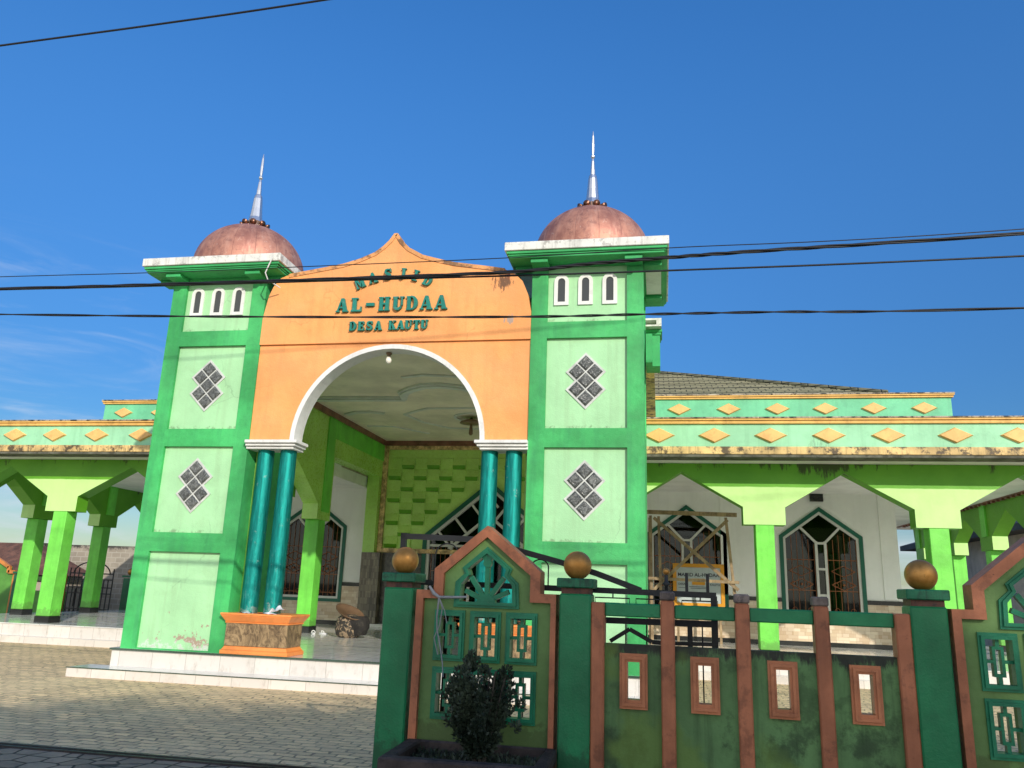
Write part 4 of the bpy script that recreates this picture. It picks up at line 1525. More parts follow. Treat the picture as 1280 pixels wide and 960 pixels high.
# right wall and left wall as plates with window holes
for (xa, xb, wins) in ((-.515, 6.18, (.72, 4.24)), (-15.3, -8.64, (-10.33, -13.8))):
    mb = MB()
    mb.plate([(xa, FZ), (xb, FZ), (xb, 4.40), (xa, 4.40)], [win_outline(x) for x in wins], 22.90, 23.1)
    mb.build('veranda_wall', M['white_wall'], mosque)
    mb = MB()
    segs, cur = [], xa + .004
    for x in sorted(wins):
        segs.append((cur, x - 1.075))
        cur = x + 1.075
    segs.append((cur, xb - .004))
    for s0, s1 in segs:
        mb.box(s0, s1, 22.875, 22.897, .535, 1.52)
    for x in wins:
        mb.box(x - 1.074, x + 1.074, 22.875, 22.897, .535, 1.055)
    mb.build('tile_dado', M['dado'], mosque)
    mb = MB()
    for s0, s1 in segs:
        mb.box(s0, s1, 22.865, 22.897, 1.523, 1.63)
    mb.box(xa + .004, xb - .004, 22.865, 22.897, FZ + .001, .533)
    mb.build('tile_band', M['black_tile'], mosque)
    for x in wins:
        make_window(x)
# flat pilaster strip at the right corner and the return walls
mb = MB()
mb.box(5.75, 6.175, 22.86, 22.897, 1.66, 4.395)
mb.build('wall_pilaster', M['white_wall'], mosque)
mb = MB()
mb.box(1.63, 1.85, 22.86, 22.897, 1.66, 4.395)
mb.build('wall_pilaster', M['white_wall'], mosque)
mb = MB()
mb.box(5.98, 6.18, 23.1, 36, FZ, 4.4)
mb.build('veranda_wall', M['white_wall'], mosque)
mb = MB()
mb.box(-15.3, -15.1, 23.1, 36, FZ, 4.4)
mb.build('veranda_wall', M['white_wall'], mosque)
mb = MB()
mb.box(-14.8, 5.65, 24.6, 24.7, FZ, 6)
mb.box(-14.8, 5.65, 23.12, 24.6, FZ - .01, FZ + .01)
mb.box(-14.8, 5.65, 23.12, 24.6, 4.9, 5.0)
mb.build('room_backing', M['dark_room'], mosque)  # dark backing behind the glass; the room's dimness is put into its colour
mb = MB()
mb.box(4.02, 4.36, 22.80, 22.896, 4.19, 4.395)
vent = mb.build('speaker_box', M['black_tile'], mosque)
# the hall wall continues above the veranda ceiling
mb = MB()
mb.box(-15.0, 5.85, 23.2, 23.4, 4.72, 7.1)
mb.build('upper_wall', M['parapet_mint'], mosque)

# ---- veranda: front arcade
COLS_R = [2.17, 5.58, 9.2]
COLS_L = [-14.75, -11.34, -18.05]
PY0, PY1 = 17.66, 18.06
CAPZ, SHZ, APZ, BEAMZ = 3.10, 3.47, 4.215, 4.398


def arcade_profile(cols, a, b):
    """lower outline of an arcade beam between a and b with pointed openings between the columns"""
    pts = []
    cols = sorted(cols)
    for i, c in enumerate(cols):
        if i == 0:
            pts += [(a, CAPZ)] if a > c - .43 else [(a, APZ - .25), (c - .43, SHZ), (c - .43, CAPZ)]
        else:
            pts += [(c - .43, SHZ), (c - .43, CAPZ)]
        if i < len(cols) - 1:
            pts += [(c + .43, CAPZ), (c + .43, SHZ), ((c + cols[i + 1]) / 2, APZ)]
        else:
            pts += [(b, CAPZ)] if b < c + .43 else [(c + .43, CAPZ), (c + .43, SHZ), (b, APZ - .1)]
    return pts


def column(x, y):
    mb = MB()
    mb.box(x - .19, x + .19, y - .19, y + .19, .575, CAPZ - .002)
    c = mb.build('arcade_column', M['lime'], mosque, .012)
    mb = MB()
    mb.box(x - .197, x + .197, y - .197, y + .197, FZ, .574)
    mb.build('column_base', M['black_tile'], c)


# right front beam: from the tower to the right corner; first opening centred on x=.55
prof = [(-.55, SHZ + .1)] + [(-.55, 3.6), (.46, APZ)] + arcade_profile(COLS_R, 1.0, 9.4)[1:]
prof = [(-.55, 3.58), (.47, APZ), (2.17 - .43, SHZ), (2.17 - .43, CAPZ), (2.17 + .43, CAPZ), (2.17 + .43, SHZ), (3.84, APZ), (5.58 - .43, SHZ), (5.58 - .43, CAPZ), (6.01, CAPZ), (6.01, SHZ), (7.28, APZ), (8.79, SHZ), (8.79, CAPZ), (9.42, CAPZ), (9.42, BEAMZ), (-.55, BEAMZ)]
mb = MB()
mb.prism(prof, PY0, PY1)
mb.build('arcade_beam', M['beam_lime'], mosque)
prof = [(-18.42, CAPZ), (-17.62, CAPZ), (-17.62, SHZ), (-16.40, APZ), (-15.18, SHZ), (-15.18, CAPZ), (-14.32, CAPZ), (-14.32, SHZ), (-12.93, APZ), (-11.77, SHZ), (-11.77, CAPZ), (-10.91, CAPZ), (-10.91, SHZ), (-9.7, APZ), (-8.7, SHZ + .1), (-8.7, BEAMZ), (-18.42, BEAMZ)]
mb = MB()
mb.prism(prof, PY0, PY1)
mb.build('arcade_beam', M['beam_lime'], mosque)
for x in COLS_R + COLS_L:
    column(x, 17.86)
# side arcades
for xc, ys in ((-17.85, [20.55, 23.35, 26.4, 29.5]), (9.20, [21.7, 24.7, 27.7, 30.7])):
    y_all = [17.86] + ys
    pts = [(18.065, CAPZ), (18.29, CAPZ), (18.29, SHZ)]
    for i, y in enumerate(y_all):
        if i:
            pts += [(y - .43, SHZ), (y - .43, CAPZ), (y + .43, CAPZ), (y + .43, SHZ)]
        nxt = y_all[i + 1] if i + 1 < len(y_all) else None
        if nxt:
            pts.append(((y + nxt) / 2, APZ - .12))
    pts += [(ys[-1] + .6, BEAMZ), (18.065, BEAMZ)]
    mb = MB()
    mb.prism(pts, xc - .2, xc + .2, 'x')
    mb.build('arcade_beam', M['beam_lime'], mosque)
    for y in ys:
        column(xc, y)
        mb = MB()
        e = (xc - .245, xc - .201) if xc > 0 else (xc + .201, xc + .245)
        mb.box(e[0], e[1], y - .18, y + .18, CAPZ + .38, BEAMZ)
        mb.build('pilaster', M['lime'], mosque)
# ceiling of the veranda and slab
mb = MB()
mb.box(-18.7, -8.66, 17.3, 34, 4.40, 4.43)
mb.build('veranda_ceiling', M['veranda_ceiling'], mosque)
mb = MB()
mb.box(-.51, 9.9, 17.3, 34, 4.40, 4.43)
mb.build('veranda_ceiling', M['veranda_ceiling'], mosque)
# dotted border of the ceiling along the right wall head
mb = MB()
mb.box(8.86, 8.995, 18.2, 33, 4.385, 4.3985)
for i in range(44):
    mb.box(8.90, 8.99, 18.3 + i * .32, 18.42 + i * .32, 4.33, 4.384)
mb.build('ceiling_border', M['brown_moulding'], mosque)

# ---- parapets
def parapet(x0, x1, y, zb, z1, z2, zt, mat, depth=.22):
    mb = MB()
    mb.box(x0, x1, y + .05, y + depth, zb + .01, zt - .02)
    p = mb.build('parapet', mat, mosque)
    mb = MB()
    mb.box(x0 - .05, x1 + .05, y, y + depth + .03, z2, zt - .075)
    mb.box(x0 - .07, x1 + .07, y - .03, y + depth + .05, zt - .072, zt - .035)
    mb.build('parapet_band', M['gold_paint'], p, .006)
    mb = MB()
    mb.box(x0 - .08, x1 + .08, y - .04, y + depth + .06, zt - .034, zt)
    mb.build('parapet_cap', M['moldy_top'], p, .006)
    if z1 > zb:
        mb = MB()
        mb.box(x0 - .05, x1 + .05, y - .01, y + depth + .01, zb + .045, z1)
        mb.build('parapet_band', M['gold_moldy'], p, .008)
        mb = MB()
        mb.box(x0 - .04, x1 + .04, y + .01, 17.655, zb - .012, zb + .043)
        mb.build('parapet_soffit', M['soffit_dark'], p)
    return p


def ornament(p, x, y, z, a, b):
    mb = MB()
    q = [(-a, 0), (0, -b), (a, 0), (0, b)]
    mb.add([(x + u, y, z + v) for u, v in q] + [(x + u * .86, y - .055, z + v * .86) for u, v in q], [(4, 5, 6, 7), (0, 1, 5, 4), (1, 2, 6, 5), (2, 3, 7, 6), (3, 0, 4, 7)])
    mb.build('diamond_ornament', M['diamond_paint'], p)


pr = parapet(-.44, 9.75, 16.84, 4.42, 4.625, 5.11, 5.25, M['parapet_green'])
for x in (.0, 1.139, 2.274, 3.418, 4.557, 5.807, 6.952, 8.1, 9.2):
    ornament(pr, x, 16.89, 4.868, .335, .165)
pl = parapet(-18.75, -8.7, 16.84, 4.42, 4.625, 5.11, 5.25, M['parapet_green'])
for x in (-18.1, -16.92, -15.742, -14.62, -13.46, -12.265, -11.1, -9.9):
    ornament(pl, x, 16.89, 4.88, .335, .165)
pu = parapet(-16.18, 7.02, 20.4, 6.02, 6.0, 6.50, 6.62, M['parapet_mint'])
for x in (-15.53, -14.33, -13.13, -11.93, .516, 1.754, 2.946, 4.094, 5.236, 6.393):
    ornament(pu, x, 20.45, 6.24, .31, .155)
# parapets along the two flanks
mb = MB()
mb.box(9.56, 9.75, 17.1, 34, 4.43, 5.2)
mb.build('flank_parapet', M['parapet_green'], mosque)
mb = MB()
mb.box(-18.75, -18.56, 17.1, 34, 4.43, 5.2)
mb.build('flank_parapet', M['parapet_green'], mosque)
# flat roofs
mb = MB()
for bb in ((-18.5, -8.76, 17.1, 34, 4.44, 4.70), (-.41, 9.5, 17.1, 34, 4.44, 4.70), (-16.1, -8.66, 20.65, 23.2, 4.71, 6.3), (-.51, 6.95, 20.65, 23.2, 4.71, 6.3)):
    mb = MB()
    mb.box(*bb)
    mb.build('roof_slab', M['grey_wall'], mosque)
mb = MB()
mb.box(-8.64, -.53, 14.5, 20.38, 5.912, 6.3)
mb.build('roof_slab', M['grey_wall'], mosque)
# entrance block: fascia on its flank seen edge-on beside the right tower
for s, xo in ((1, -.50), (-1, -8.65)):
    mb = MB()
    xs = (xo, xo + .30) if s > 0 else (xo - .30, xo)
    mb.box(xs[0], xs[1], 14.6, 20.38, 6.09, 6.56)
    mb.build('roof_fascia', M['parapet_mint'], mosque)
    mb = MB()
    xs2 = (xo, xo + .42) if s > 0 else (xo - .42, xo)
    mb.box(xs2[0], xs2[1], 14.5, 20.36, 6.02, 6.085)
    mb.build('fascia_band', M['gold_moldy'], mosque)
    mb = MB()
    fx = (-.215, -.10) if s > 0 else (-9.06, -8.945)
    gx = (-.215, .035) if s > 0 else (-9.195, -8.945)
    mb.box(fx[0], fx[1], 13.55, 13.8, 5.52, 6.05)
    mb.box(gx[0], gx[1], 13.8, 14.25, 5.52, 6.10)
    mb.box(gx[0], gx[1] + .02, 13.78, 14.27, 6.102, 6.15)
    mb.box(gx[0], gx[1] + .04, 13.76, 14.29, 6.152, 6.20)
    mb.build('roof_bracket', M['cornice_green'], mosque, .005)
    mb = MB()
    mb.box(gx[0], gx[1] + .03, 13.6, 14.3, 6.205, 6.235).box(gx[1] - .06, gx[1] + .03, 13.6, 14.3, 6.236, 6.32).box(gx[0], gx[1] + .03, 13.6, 14.3, 6.321, 6.355)
    mb.build('bracket_cap', M['white_dirty'], mosque)
# hipped metal roof
E0, E1, YE, ZE = -15.4, 6.24, 22.9, 7.20
ap = (CX, 33.5, 11.3)
mb = MB()
base = [(E0, YE, ZE), (E1, YE, ZE), (E1, 44, ZE), (E0, 44, ZE)]
nrow = 46
for k in range(4):
    A, B = Vector(base[k]), Vector(base[(k + 1) % 4])
    for i in range(nrow):
        t0, t1 = i / nrow, (i + 1) / nrow
        P = Vector(ap)
        a0, b0, a1, b1 = A.lerp(P, t0), B.lerp(P, t0), A.lerp(P, t1), B.lerp(P, t1)
        lift = Vector((0, 0, .025))
        mb.add([a0 + lift, b0 + lift, b1, a1, a0, b0], [(0, 1, 2, 3), (4, 5, 1, 0)])
mb.build('roof', M['rooftile'], mosque)
mb = MB()
mb.tube([Vector(base[1]) + Vector((0, 0, .05)), Vector(ap) + Vector((0, 0, .02))], .07, 8)
mb.tube([Vector(base[0]) + Vector((0, 0, .05)), Vector(ap) + Vector((0, 0, .02))], .07, 8)
mb.build('ridge_cap', M['rooftile'], mosque)

# ------------------------------------------------------------------ small things on the mosque
bulb = thing('light_bulb', 'bare white bulb hanging under the crown of the entrance arch', 'light bulb', (-4.675, 12.86, 5.36))
mb = MB()
mb.lathe([(.001, -.02), (.03, -.012), (.05, .02), (.053, .05), (.042, .085), (.026, .115)], (-4.675, 12.82, 5.385), 16)
mb.build('bulb', M['bulb'], bulb)
mb = MB()
mb.lathe([(.03, .11), (.032, .17), (.05, .175), (.055, .20)], (-4.675, 12.82, 5.36), 12)
mb.build('lamp_socket', M['lamp_brown'], bulb)

pl_ = thing('pendant_lamp', 'brown flower shaped pendant lamp on the rosette of the porch ceiling', 'lamp', (-4.75, 19.5, 5.5))
mb = MB()
mb.lathe([(.02, .34), (.05, .30), (.16, .27), (.28, .22), (.30, .19), (.2, .18), (.05, .16)], (-4.75, 19.5, 5.5), 18)
mb.build('lamp_rose', M['lamp_brown'], pl_)
mb = MB()
mb.lathe([(.02, .2), (.035, .12), (.05, .0), (.055, -.08), (.03, -.12)], (-4.75, 19.5, 5.5), 12)
mb.build('lamp_stem', M['lamp_brown'], pl_)

# white cloth left on the left pedestal
mb = MB()
nx_, ny_ = 16, 8
for (ox, sx, oy, ang, lift) in ((-6.58, .40, 12.55, .0, .03), (-6.36, .30, 12.56, .5, .10), (-6.86, .22, 12.53, .0, .02)):
    vs, fs = [], []
    for i in range(nx_ + 1):
        for j in range(ny_ + 1):
            u, v = i / nx_, j / ny_
            z = 1.070 + lift * (math.sin(u * 3.1) ** 2) * (.5 + .5 * math.sin(v * 5 + u * 7)) + ang * lift * u * 1.6
            vs.append((ox + sx * u + .02 * math.sin(v * 9), oy + .16 * v + .03 * math.sin(u * 6), z + .004 * math.sin(u * 23 + v * 17)))
    for i in range(nx_):
        for j in range(ny_):
            a = i * (ny_ + 1) + j
            fs.append((a, a + ny_ + 1, a + ny_ + 2, a + 1))
    mb.add(vs, fs, True)
tag(mb.build('white_cloth', M['bag'], off=(-6.5, 12.6, 1.07)), 'crumpled white cloth lying on the orange topped column pedestal', 'cloth')

# bundle with a brown tray on the porch floor
bx, by = -6.93, 17.75
sack = thing('patterned_sack', 'black and beige patterned sack slumped on the grey porch floor', 'sack', (bx, by, FZ))
mb = MB()
mb.lathe([(.20, 0), (.27, .05), (.31, .18), (.30, .32), (.25, .44), (.15, .50)], (bx, by, FZ), 20)
mb.build('sack_body', M['camo'], sack)
mb = MB()
mb.lathe([(.24, .06), (.31, .22), (.31, .36), (.26, .47)], (bx + .14, by + .05, FZ), 16)
mb.build('sack_lining', M['black_cloth'], sack)
tray = MB()
vs = []
n = 20
tilt = Matrix.Rotation(R(24), 3, 'Y') @ Matrix.Rotation(R(18), 3, 'X')
prof = [(.001, 0), (.27, .01), (.34, .05), (.35, .075), (.33, .075), (.26, .03), (.001, .02)]
for r, z in prof:
    for k in range(n):
        a = 2 * PI * k / n
        vs.append(tilt @ Vector((r * math.cos(a), r * .8 * math.sin(a), z)) + Vector((bx + .0, by - .05, FZ + .50)))
fs = [(i * n + k, i * n + (k + 1) % n, (i + 1) * n + (k + 1) % n, (i + 1) * n + k) for i in range(len(prof) - 1) for k in range(n)]
tray.add(vs, fs, True)
tag(tray.build('round_tray', M['brown_cloth'], off=(bx, by, FZ + .55)), 'round brown tray tipped over on top of the patterned sack', 'tray')
# sandals by the porch column
for i, (x, y, lab) in enumerate(((-8.06, 18.42, 'pale sandal lying nearer the foot of the lime porch column'), (-7.86, 18.52, 'pale sandal lying to the right, farther from the porch column foot'))):
    s = thing('sandal', lab, 'sandal', (x, y, FZ), 'sandals by the porch column', R(30 + 40 * i))
    mb = MB()
    outl = [(.045 * math.cos(a), .125 * math.sin(a) * (1 + .1 * math.cos(a))) for a in [2 * PI * k / 16 for k in range(16)]]
    mb.prism([(x + u, y + v) for u, v in outl], FZ + .001, FZ + .03, 'z')
    mb.build('sole', M['bag'], s)
    mb = MB()
    mb.tube([(x - .045, y, FZ + .025), (x - .03, y + .03, FZ + .06), (x, y + .05, FZ + .075), (x + .03, y + .03, FZ + .06), (x + .045, y, FZ + .025)], .013, 6)
    mb.build('strap', M['grey_plastic'], s)

# timber frame and sign board
fr = thing('timber_frame', 'cross braced bare timber frame standing on the veranda beside the right tower', 'timber frame', (.72, 20.6, FZ))
YF = 20.55
zb = FZ


def plank(a, b, w_, d, y):
    mb = MB()
    mb.bar((a[0], y, a[1]), (b[0], y, b[1]), w_, d)
    return mb


plank((-.34, 3.60), (1.86, 3.56), .10, .05, YF - .10).build('top_rail', M['timber'], fr)
for a, b, y in (((-.22, zb), (-.24, 3.52), YF), ((.02, zb), (-.04, 3.52), YF + .18), ((1.86, zb), (1.60, 3.50), YF), ((-.27, zb), (-.27, 3.52), YF + .62)):
    plank(a, b, .066, .06, y).build('post', M['timber'], fr)
plank((-.26, 1.62), (1.64, 3.44), .078, .03, YF - .05).build('brace', M['timber'], fr)
plank((-.16, 3.46), (1.84, 1.76), .078, .03, YF - .085).build('brace', M['timber'], fr)
plank((-.30, 1.98), (1.86, 1.94), .07, .03, YF - .125).build('cross_rail', M['timber'], fr)

sg = thing('sign_board', 'pale grey sign board with thick orange border behind the timber frame', 'sign', (.95, 21.9, FZ))
sx0, sx1, sz0, sz1, sy = .33, 1.60, 1.34, 2.39, 21.88
mb = MB()
mb.box(sx0, sx1, sy, sy + .03, sz0, sz1)
mb.build('sign_face', M['sign_face'], sg)
mb = MB()
rc = lambda d: [(sx0 + d, sz0 + d), (sx1 - d, sz0 + d), (sx1 - d, sz1 - d), (sx0 + d, sz1 - d)]
mb.ring(rc(-.02), rc(.075), sy - .02, sy + .035)
mb.build('sign_border', M['sign_orange'], sg, .006)
for x in (sx0 + .1, sx1 - .1):
    mb = MB()
    mb.box(x - .03, x + .03, sy + .036, sy + .08, FZ, sz1 - .1)
    mb.build('sign_leg', M['timber'], sg)


def text_mesh(txt, x, z, size, y, mat, parent, name, bold=.0):
    cu = bpy.data.curves.new('tmp', 'FONT')
    cu.body = txt
    cu.align_x = 'CENTER'
    cu.size = size
    cu.offset = bold
    cu.extrude = .001
    ob = bpy.data.objects.new('tmp', cu)
    COL.objects.link(ob)
    bpy.context.view_layer.update()
    dg = bpy.context.evaluated_depsgraph_get()
    me = bpy.data.meshes.new_from_object(ob.evaluated_get(dg))
    bpy.data.objects.remove(ob)
    mb = MB()
    mb.add([(x + v.co.x, y - v.co.z, z + v.co.y) for v in me.vertices], [tuple(p.vertices) for p in me.polygons])
    bpy.data.meshes.remove(me)
    return mb.build(name, mat, parent)


text_mesh('MASJID AL-HUDAA', .965, 2.085, .125, sy - .003, M['sign_ink'], sg, 'sign_lettering', .003)
mb = MB()
mb.box(.80, 1.13, sy - .004, sy - .001, 1.87, 2.03)
mb.build('sign_block', M['sign_orange'], sg)
text_mesh('DESA', .54, 1.86, .075, sy - .003, M['sign_ink'], sg, 'sign_lettering', .001)
text_mesh('KAUTU', 1.38, 1.86, .075, sy - .003, M['sign_ink'], sg, 'sign_lettering', .001)
mb = MB()
mb.box(.72, 1.22, sy - .004, sy - .001, 1.815, 1.828)
mb.box(.76, 1.18, sy - .004, sy - .001, 1.778, 1.790)
mb.box(.45, .62, sy - .004, sy - .001, 1.79, 1.80)
mb.build('sign_rule', M['sign_ink'], sg)

# ------------------------------------------------------------------ the street fence
K = 1.0887
FA = R(-1.995)
FD = 6.75
fbase = (0., FD, 0.)


def fz(v):
    return 1.6 + (v - 1.6) * K


def fu(u):
    return u * K


# the fence is drawn in its own frame: x along it, y away from the street
fence = thing('ornamental_fence', 'green and terracotta masonry street fence with gold ball finials', 'fence', (math.sin(-FA) * FD, math.cos(FA) * FD, 0), rotz=FA)
fence['_base'] = fbase
YFR = FD - .09          # front of pillars
for c in (-2.247, -.847, 1.586, 2.985):
    mb = MB()
    x0, x1 = fu(c - .118), fu(c + .118)
    mb.box(x0, x1, YFR, YFR + .26, 0, fz(1.582))
    p = mb.build('pillar', M['fence_green'], fence, .012)
    mb = MB()
    mb.box(x0 + .012, x1 - .012, YFR + .012, YFR + .248, fz(1.582), fz(1.625))
    mb.build('pillar_neck', M['fence_neck'], p)
    mb = MB()
    mb.box(x0 - .022, x1 + .022, YFR - .022, YFR + .282, fz(1.625), fz(1.695))
    mb.build('pillar_cap', M['fence_capgreen'], p, .008)
    mb = MB()
    r = .1075 * K
    mb.ball((fu(c), YFR + .13, fz(1.695) + r * .92), r, 32)
    mb.build('ball_finial', M['goldball'], p)

F0, F1 = FD - .03, FD + .10     # faces of the infill panels


def gable_panel(c):
    g = lambda pts: [(fu(c + u), fz(v)) for u, v in pts]
    out = [(-.553, .13), (-.553, 1.572), (-.415, 1.572), (-.415, 1.735), (0, 2.076), (.43, 1.735), (.43, 1.572), (.553, 1.572), (.553, .13)]
    inn = [(-.495, .13), (-.495, 1.510), (-.338, 1.510), (-.338, 1.702), (0, 1.988), (.352, 1.702), (.352, 1.506), (.512, 1.506), (.512, .13)]
    holes = []
    fan = [(-.215, 1.490), (.222, 1.490), (.215, 1.625), (.150, 1.700), (.165, 1.745), (0, 1.870), (-.158, 1.745), (-.143, 1.700), (-.208, 1.625)]
    fan_o = [(-.255, 1.452), (.265, 1.452), (.255, 1.642), (.186, 1.706), (.205, 1.750), (0, 1.915), (-.196, 1.750), (-.178, 1.706), (-.247, 1.642)]
    cells = [(-.280, 1.24), (.005, 1.24), (.288, 1.24), (-.276, .82), (.004, .82), (.288, .82)]
    hw, hh = .089, .150
    for cx_, cz in cells:
        holes.append(g([(cx_ - hw, cz - hh), (cx_ + hw, cz - hh), (cx_ + hw, cz + hh), (cx_ - hw, cz + hh)]))
    mb = MB()
    mb.plate(g(inn), holes + [g(fan)], F0, F1)
    panel = mb.build('gable_panel', M['gable_green'], fence)
    mb = MB()
    o, i_ = g(out), g(inn)
    for a in range(len(o) - 1):
        q = [o[a], o[a + 1], i_[a + 1], i_[a]]
        mb.add([(u, F0 - .045, v) for u, v in q] + [(u, F1 + .03, v) for u, v in q], [(0, 1, 2, 3), (7, 6, 5, 4), (0, 4, 5, 1), (3, 2, 6, 7)])
    mb.build('gable_trim', M['fence_brown'], panel)
    # fan light
    mb = MB()
    mid = [((a[0] + b[0]) / 2, (a[1] + b[1]) / 2) for a, b in zip(fan_o, fan)]
    mb.ring(g(fan_o), g(mid), F0 - .018, F0 + .05)
    mb.ring(g(mid), g([(a[0] * .96, 1.49 + (a[1] - 1.49) * .97 + .004) for a in fan]), F0 - .034, F0 + .05)
    hub = (fu(c + .003), fz(1.50))
    mb.prism([(hub[0] + .075 * K * math.cos(a), hub[1] - .01 + .062 * K * math.sin(a)) for a in [PI * k / 10 for k in range(11)]], F0 - .022, F0 + .05)
    for i, (ang, ln) in enumerate(((24, .19), (54, .225), (90, .34), (126, .225), (156, .19))):
        e = (hub[0] + ln * K * math.cos(R(ang)), hub[1] + ln * K * math.sin(R(ang)))
        mb.bar((hub[0], F0 + .016 + i * .0008, hub[1]), (e[0], F0 + .016 + i * .0008, e[1]), .038, .05)
    mb.prism([(hub[0] + .036 * math.cos(a), fz(1.79) + .036 * math.sin(a)) for a in [2 * PI * k / 14 for k in range(14)]], F0 - .018, F0 + .04)
    mb.prism([(hub[0] - .05, fz(1.83)), (hub[0], fz(1.775)), (hub[0] + .05, fz(1.83)), (hub[0], fz(1.868))], F0 - .012, F0 + .038)
    mb.build('fan_window', M['grille_green'], panel)
    for cx_, cz in cells:
        mb = MB()
        R4 = lambda a, b: g([(cx_ - a, cz - b), (cx_ + a, cz - b), (cx_ + a, cz + b), (cx_ - a, cz + b)])
        mb.ring(R4(.122, .187), R4(.106, .168), F0 - .016, F0 + .05)
        mb.ring(R4(.106, .168), R4(.083, .144), F0 - .032, F0 + .05)
        y0, y1 = F0 + .005, F0 + .06
        mb.ring(R4(.036, .098), R4(.017, .078), y0, y1)
        bx = lambda a, b, lo, hi, k: mb.prism(g([(cx_ + a, cz + lo), (cx_ + b, cz + lo), (cx_ + b, cz + hi), (cx_ + a, cz + hi)]), y0 + .001 * k, y1)
        bx(-.012, .012, .090, .146, 1)
        bx(-.012, .012, -.146, -.090, 1)
        bx(-.085, -.033, -.010, .010, 1)
        bx(.033, .085, -.010, .010, 1)
        mb.build('grille_window', M['grille_green'], panel)
    return panel


gable_panel(-1.547)
gable_panel(2.285)

# slotted wall bays between slim posts
posts = [-.678, -.170, .357, .892, 1.418]
for i, u in enumerate(posts):
    mb = MB()
    edge = i in (0, 4)
    zt = fz(1.528) if edge else fz(1.556)
    mb.box(fu(u) - .054, fu(u) + .054, FD - .085, FD + .075, 0, zt)
    p = mb.build('fence_post', M['fence_brown'], fence, .010)
    if not edge:
        mb = MB()
        mb.box(fu(u) - .058, fu(u) + .058, FD - .088, FD + .078, zt, fz(1.622))
        mb.build('post_cap', M['cap_grey'], p, .012)
slots = [(-.417, -.412), (.086, .084), (.615, .607), (1.155, 1.145)]
for i, (uo, ui) in enumerate(slots):
    a, b = fu(posts[i]) + .054, fu(posts[i + 1]) - .054
    h = [(fu(ui - .055), fz(.835)), (fu(ui + .055), fz(.835)), (fu(ui + .055), fz(1.138)), (fu(ui - .055), fz(1.138))]
    mb = MB()
    mb.plate([(a, 0), (b, 0), (b, fz(1.237)), (a, fz(1.237))], [h], FD - .04, FD + .05)
    pn = mb.build('fence_panel', M['fence_panel'], fence)
    mb = MB()
    R4 = lambda a_, z0, z1: [(fu(uo - a_), fz(z0)), (fu(uo + a_), fz(z0)), (fu(uo + a_), fz(z1)), (fu(uo - a_), fz(z1))]
    mb.ring(R4(.100, .796, 1.176), R4(.082, .816, 1.157), FD - .066, FD + .0)
    mb.ring(R4(.082, .816, 1.157), R4(.062, .838, 1.136), FD - .082, FD + .0)
    mb.ring(R4(.062, .838, 1.136), R4(.044, .860, 1.118), FD - .070, FD + .03)
    mb.build('slot_window', M['slot_frame'], pn)
    mb = MB()
    mb.box(a, b, FD - .045, FD + .035, fz(1.430), fz(1.527))
    mb.build('fence_rail', M['fence_green'], fence, .008)

# ------------------------------------------------------------------ sliding gate parked behind the fence
G = 1.0846
GD = 7.05
gate = thing('sliding_gate', 'black steel sliding gate drawn back behind the green fence', 'gate', (math.sin(-FA) * GD, math.cos(FA) * GD, 0), rotz=FA)
gate['_base'] = (0., GD, 0.)
gp = lambda u, v: (u * G, GD, 1.6 + (v - 1.6) * G)


def gbar(mb, a, b, w_=.05, d=.04):
    mb.bar(gp(*a), gp(*b), w_, d)


mb = MB()
gbar(mb, (-2.368, .2), (-2.368, 2.03))
gbar(mb, (-2.39, 2.005), (-1.76, 1.99))
cpts = [(-1.77, 1.99), (-1.6, 1.965), (-1.32, 1.895), (-1.05, 1.83), (-.735, 1.745), (-.5, 1.665), (-.38, 1.622)]
for a, b in zip(cpts, cpts[1:]):
    gbar(mb, a, b, .05, .038)
gbar(mb, (-2.35, 1.632), (.19, 1.605), .048, .042)
gbar(mb, (.172, .2), (.172, 1.60), .052, .044)
gbar(mb, (-2.35, 1.385), (.16, 1.392), .05, .04)
gbar(mb, (-2.35, .22), (.16, .22), .07, .05)
gbar(mb, (-.012, .22), (-.012, 1.385), .042, .036)
for u in (-1.95, -1.45, -.98):
    gbar(mb, (u, .22), (u, 1.385), .035, .034)
z_ = [(-.62, 1.235), (-.47, 1.33), (-.30, 1.243), (-.15, 1.236)]
for a, b in zip(z_, z_[1:]):
    gbar(mb, a, b, .034, .03)
gbar(mb, (-.16, 1.24), (.16, 1.246), .03, .032)
mb.build('gate_frame', M['gate_black'], gate)
mb = MB()
rod = lambda pts: mb.tube([gp(*p) for p in pts], .0065, 6)
for c in (-.60, -.28, .07):
    rod([(c - .14, 1.48), (c - .14, 1.56), (c + .13, 1.56), (c + .13, 1.48)])
    rod([(c - .07, 1.48), (c - .07, 1.52), (c + .05, 1.52), (c + .05, 1.48)])
    rod([(c, 1.60), (c, 1.56)])
for c in (-1.98, -1.19):
    arcp = [(c + .10 * math.cos(R(a)), 1.86 + .09 * math.sin(R(a))) for a in range(0, 181, 20)]
    if c < -1.5:
        rod([(c + .10, 1.62)] + arcp + [(c - .10, 1.62)])
    else:
        arcp = [(c + .07 * math.cos(R(a)), 1.78 + .06 * math.sin(R(a))) for a in range(0, 181, 20)]
        rod([(c + .07, 1.62)] + arcp + [(c - .07, 1.62)])
rod([(-1.04, 1.50), (-1.04, 1.55), (-.93, 1.55), (-.93, 1.50)])
rod([(-.93, 1.62), (-.93, 1.70), (-.90, 1.74), (-.86, 1.70), (-.86, 1.64)])
for u in (-2.2, -2.05, -1.75, -1.6, -1.3, -1.15, -.82, -.66, -.5, -.34, -.18, .08):
    rod([(u, .24), (u, 1.37)])
mb.build('gate_rods', M['gate_black'], gate)
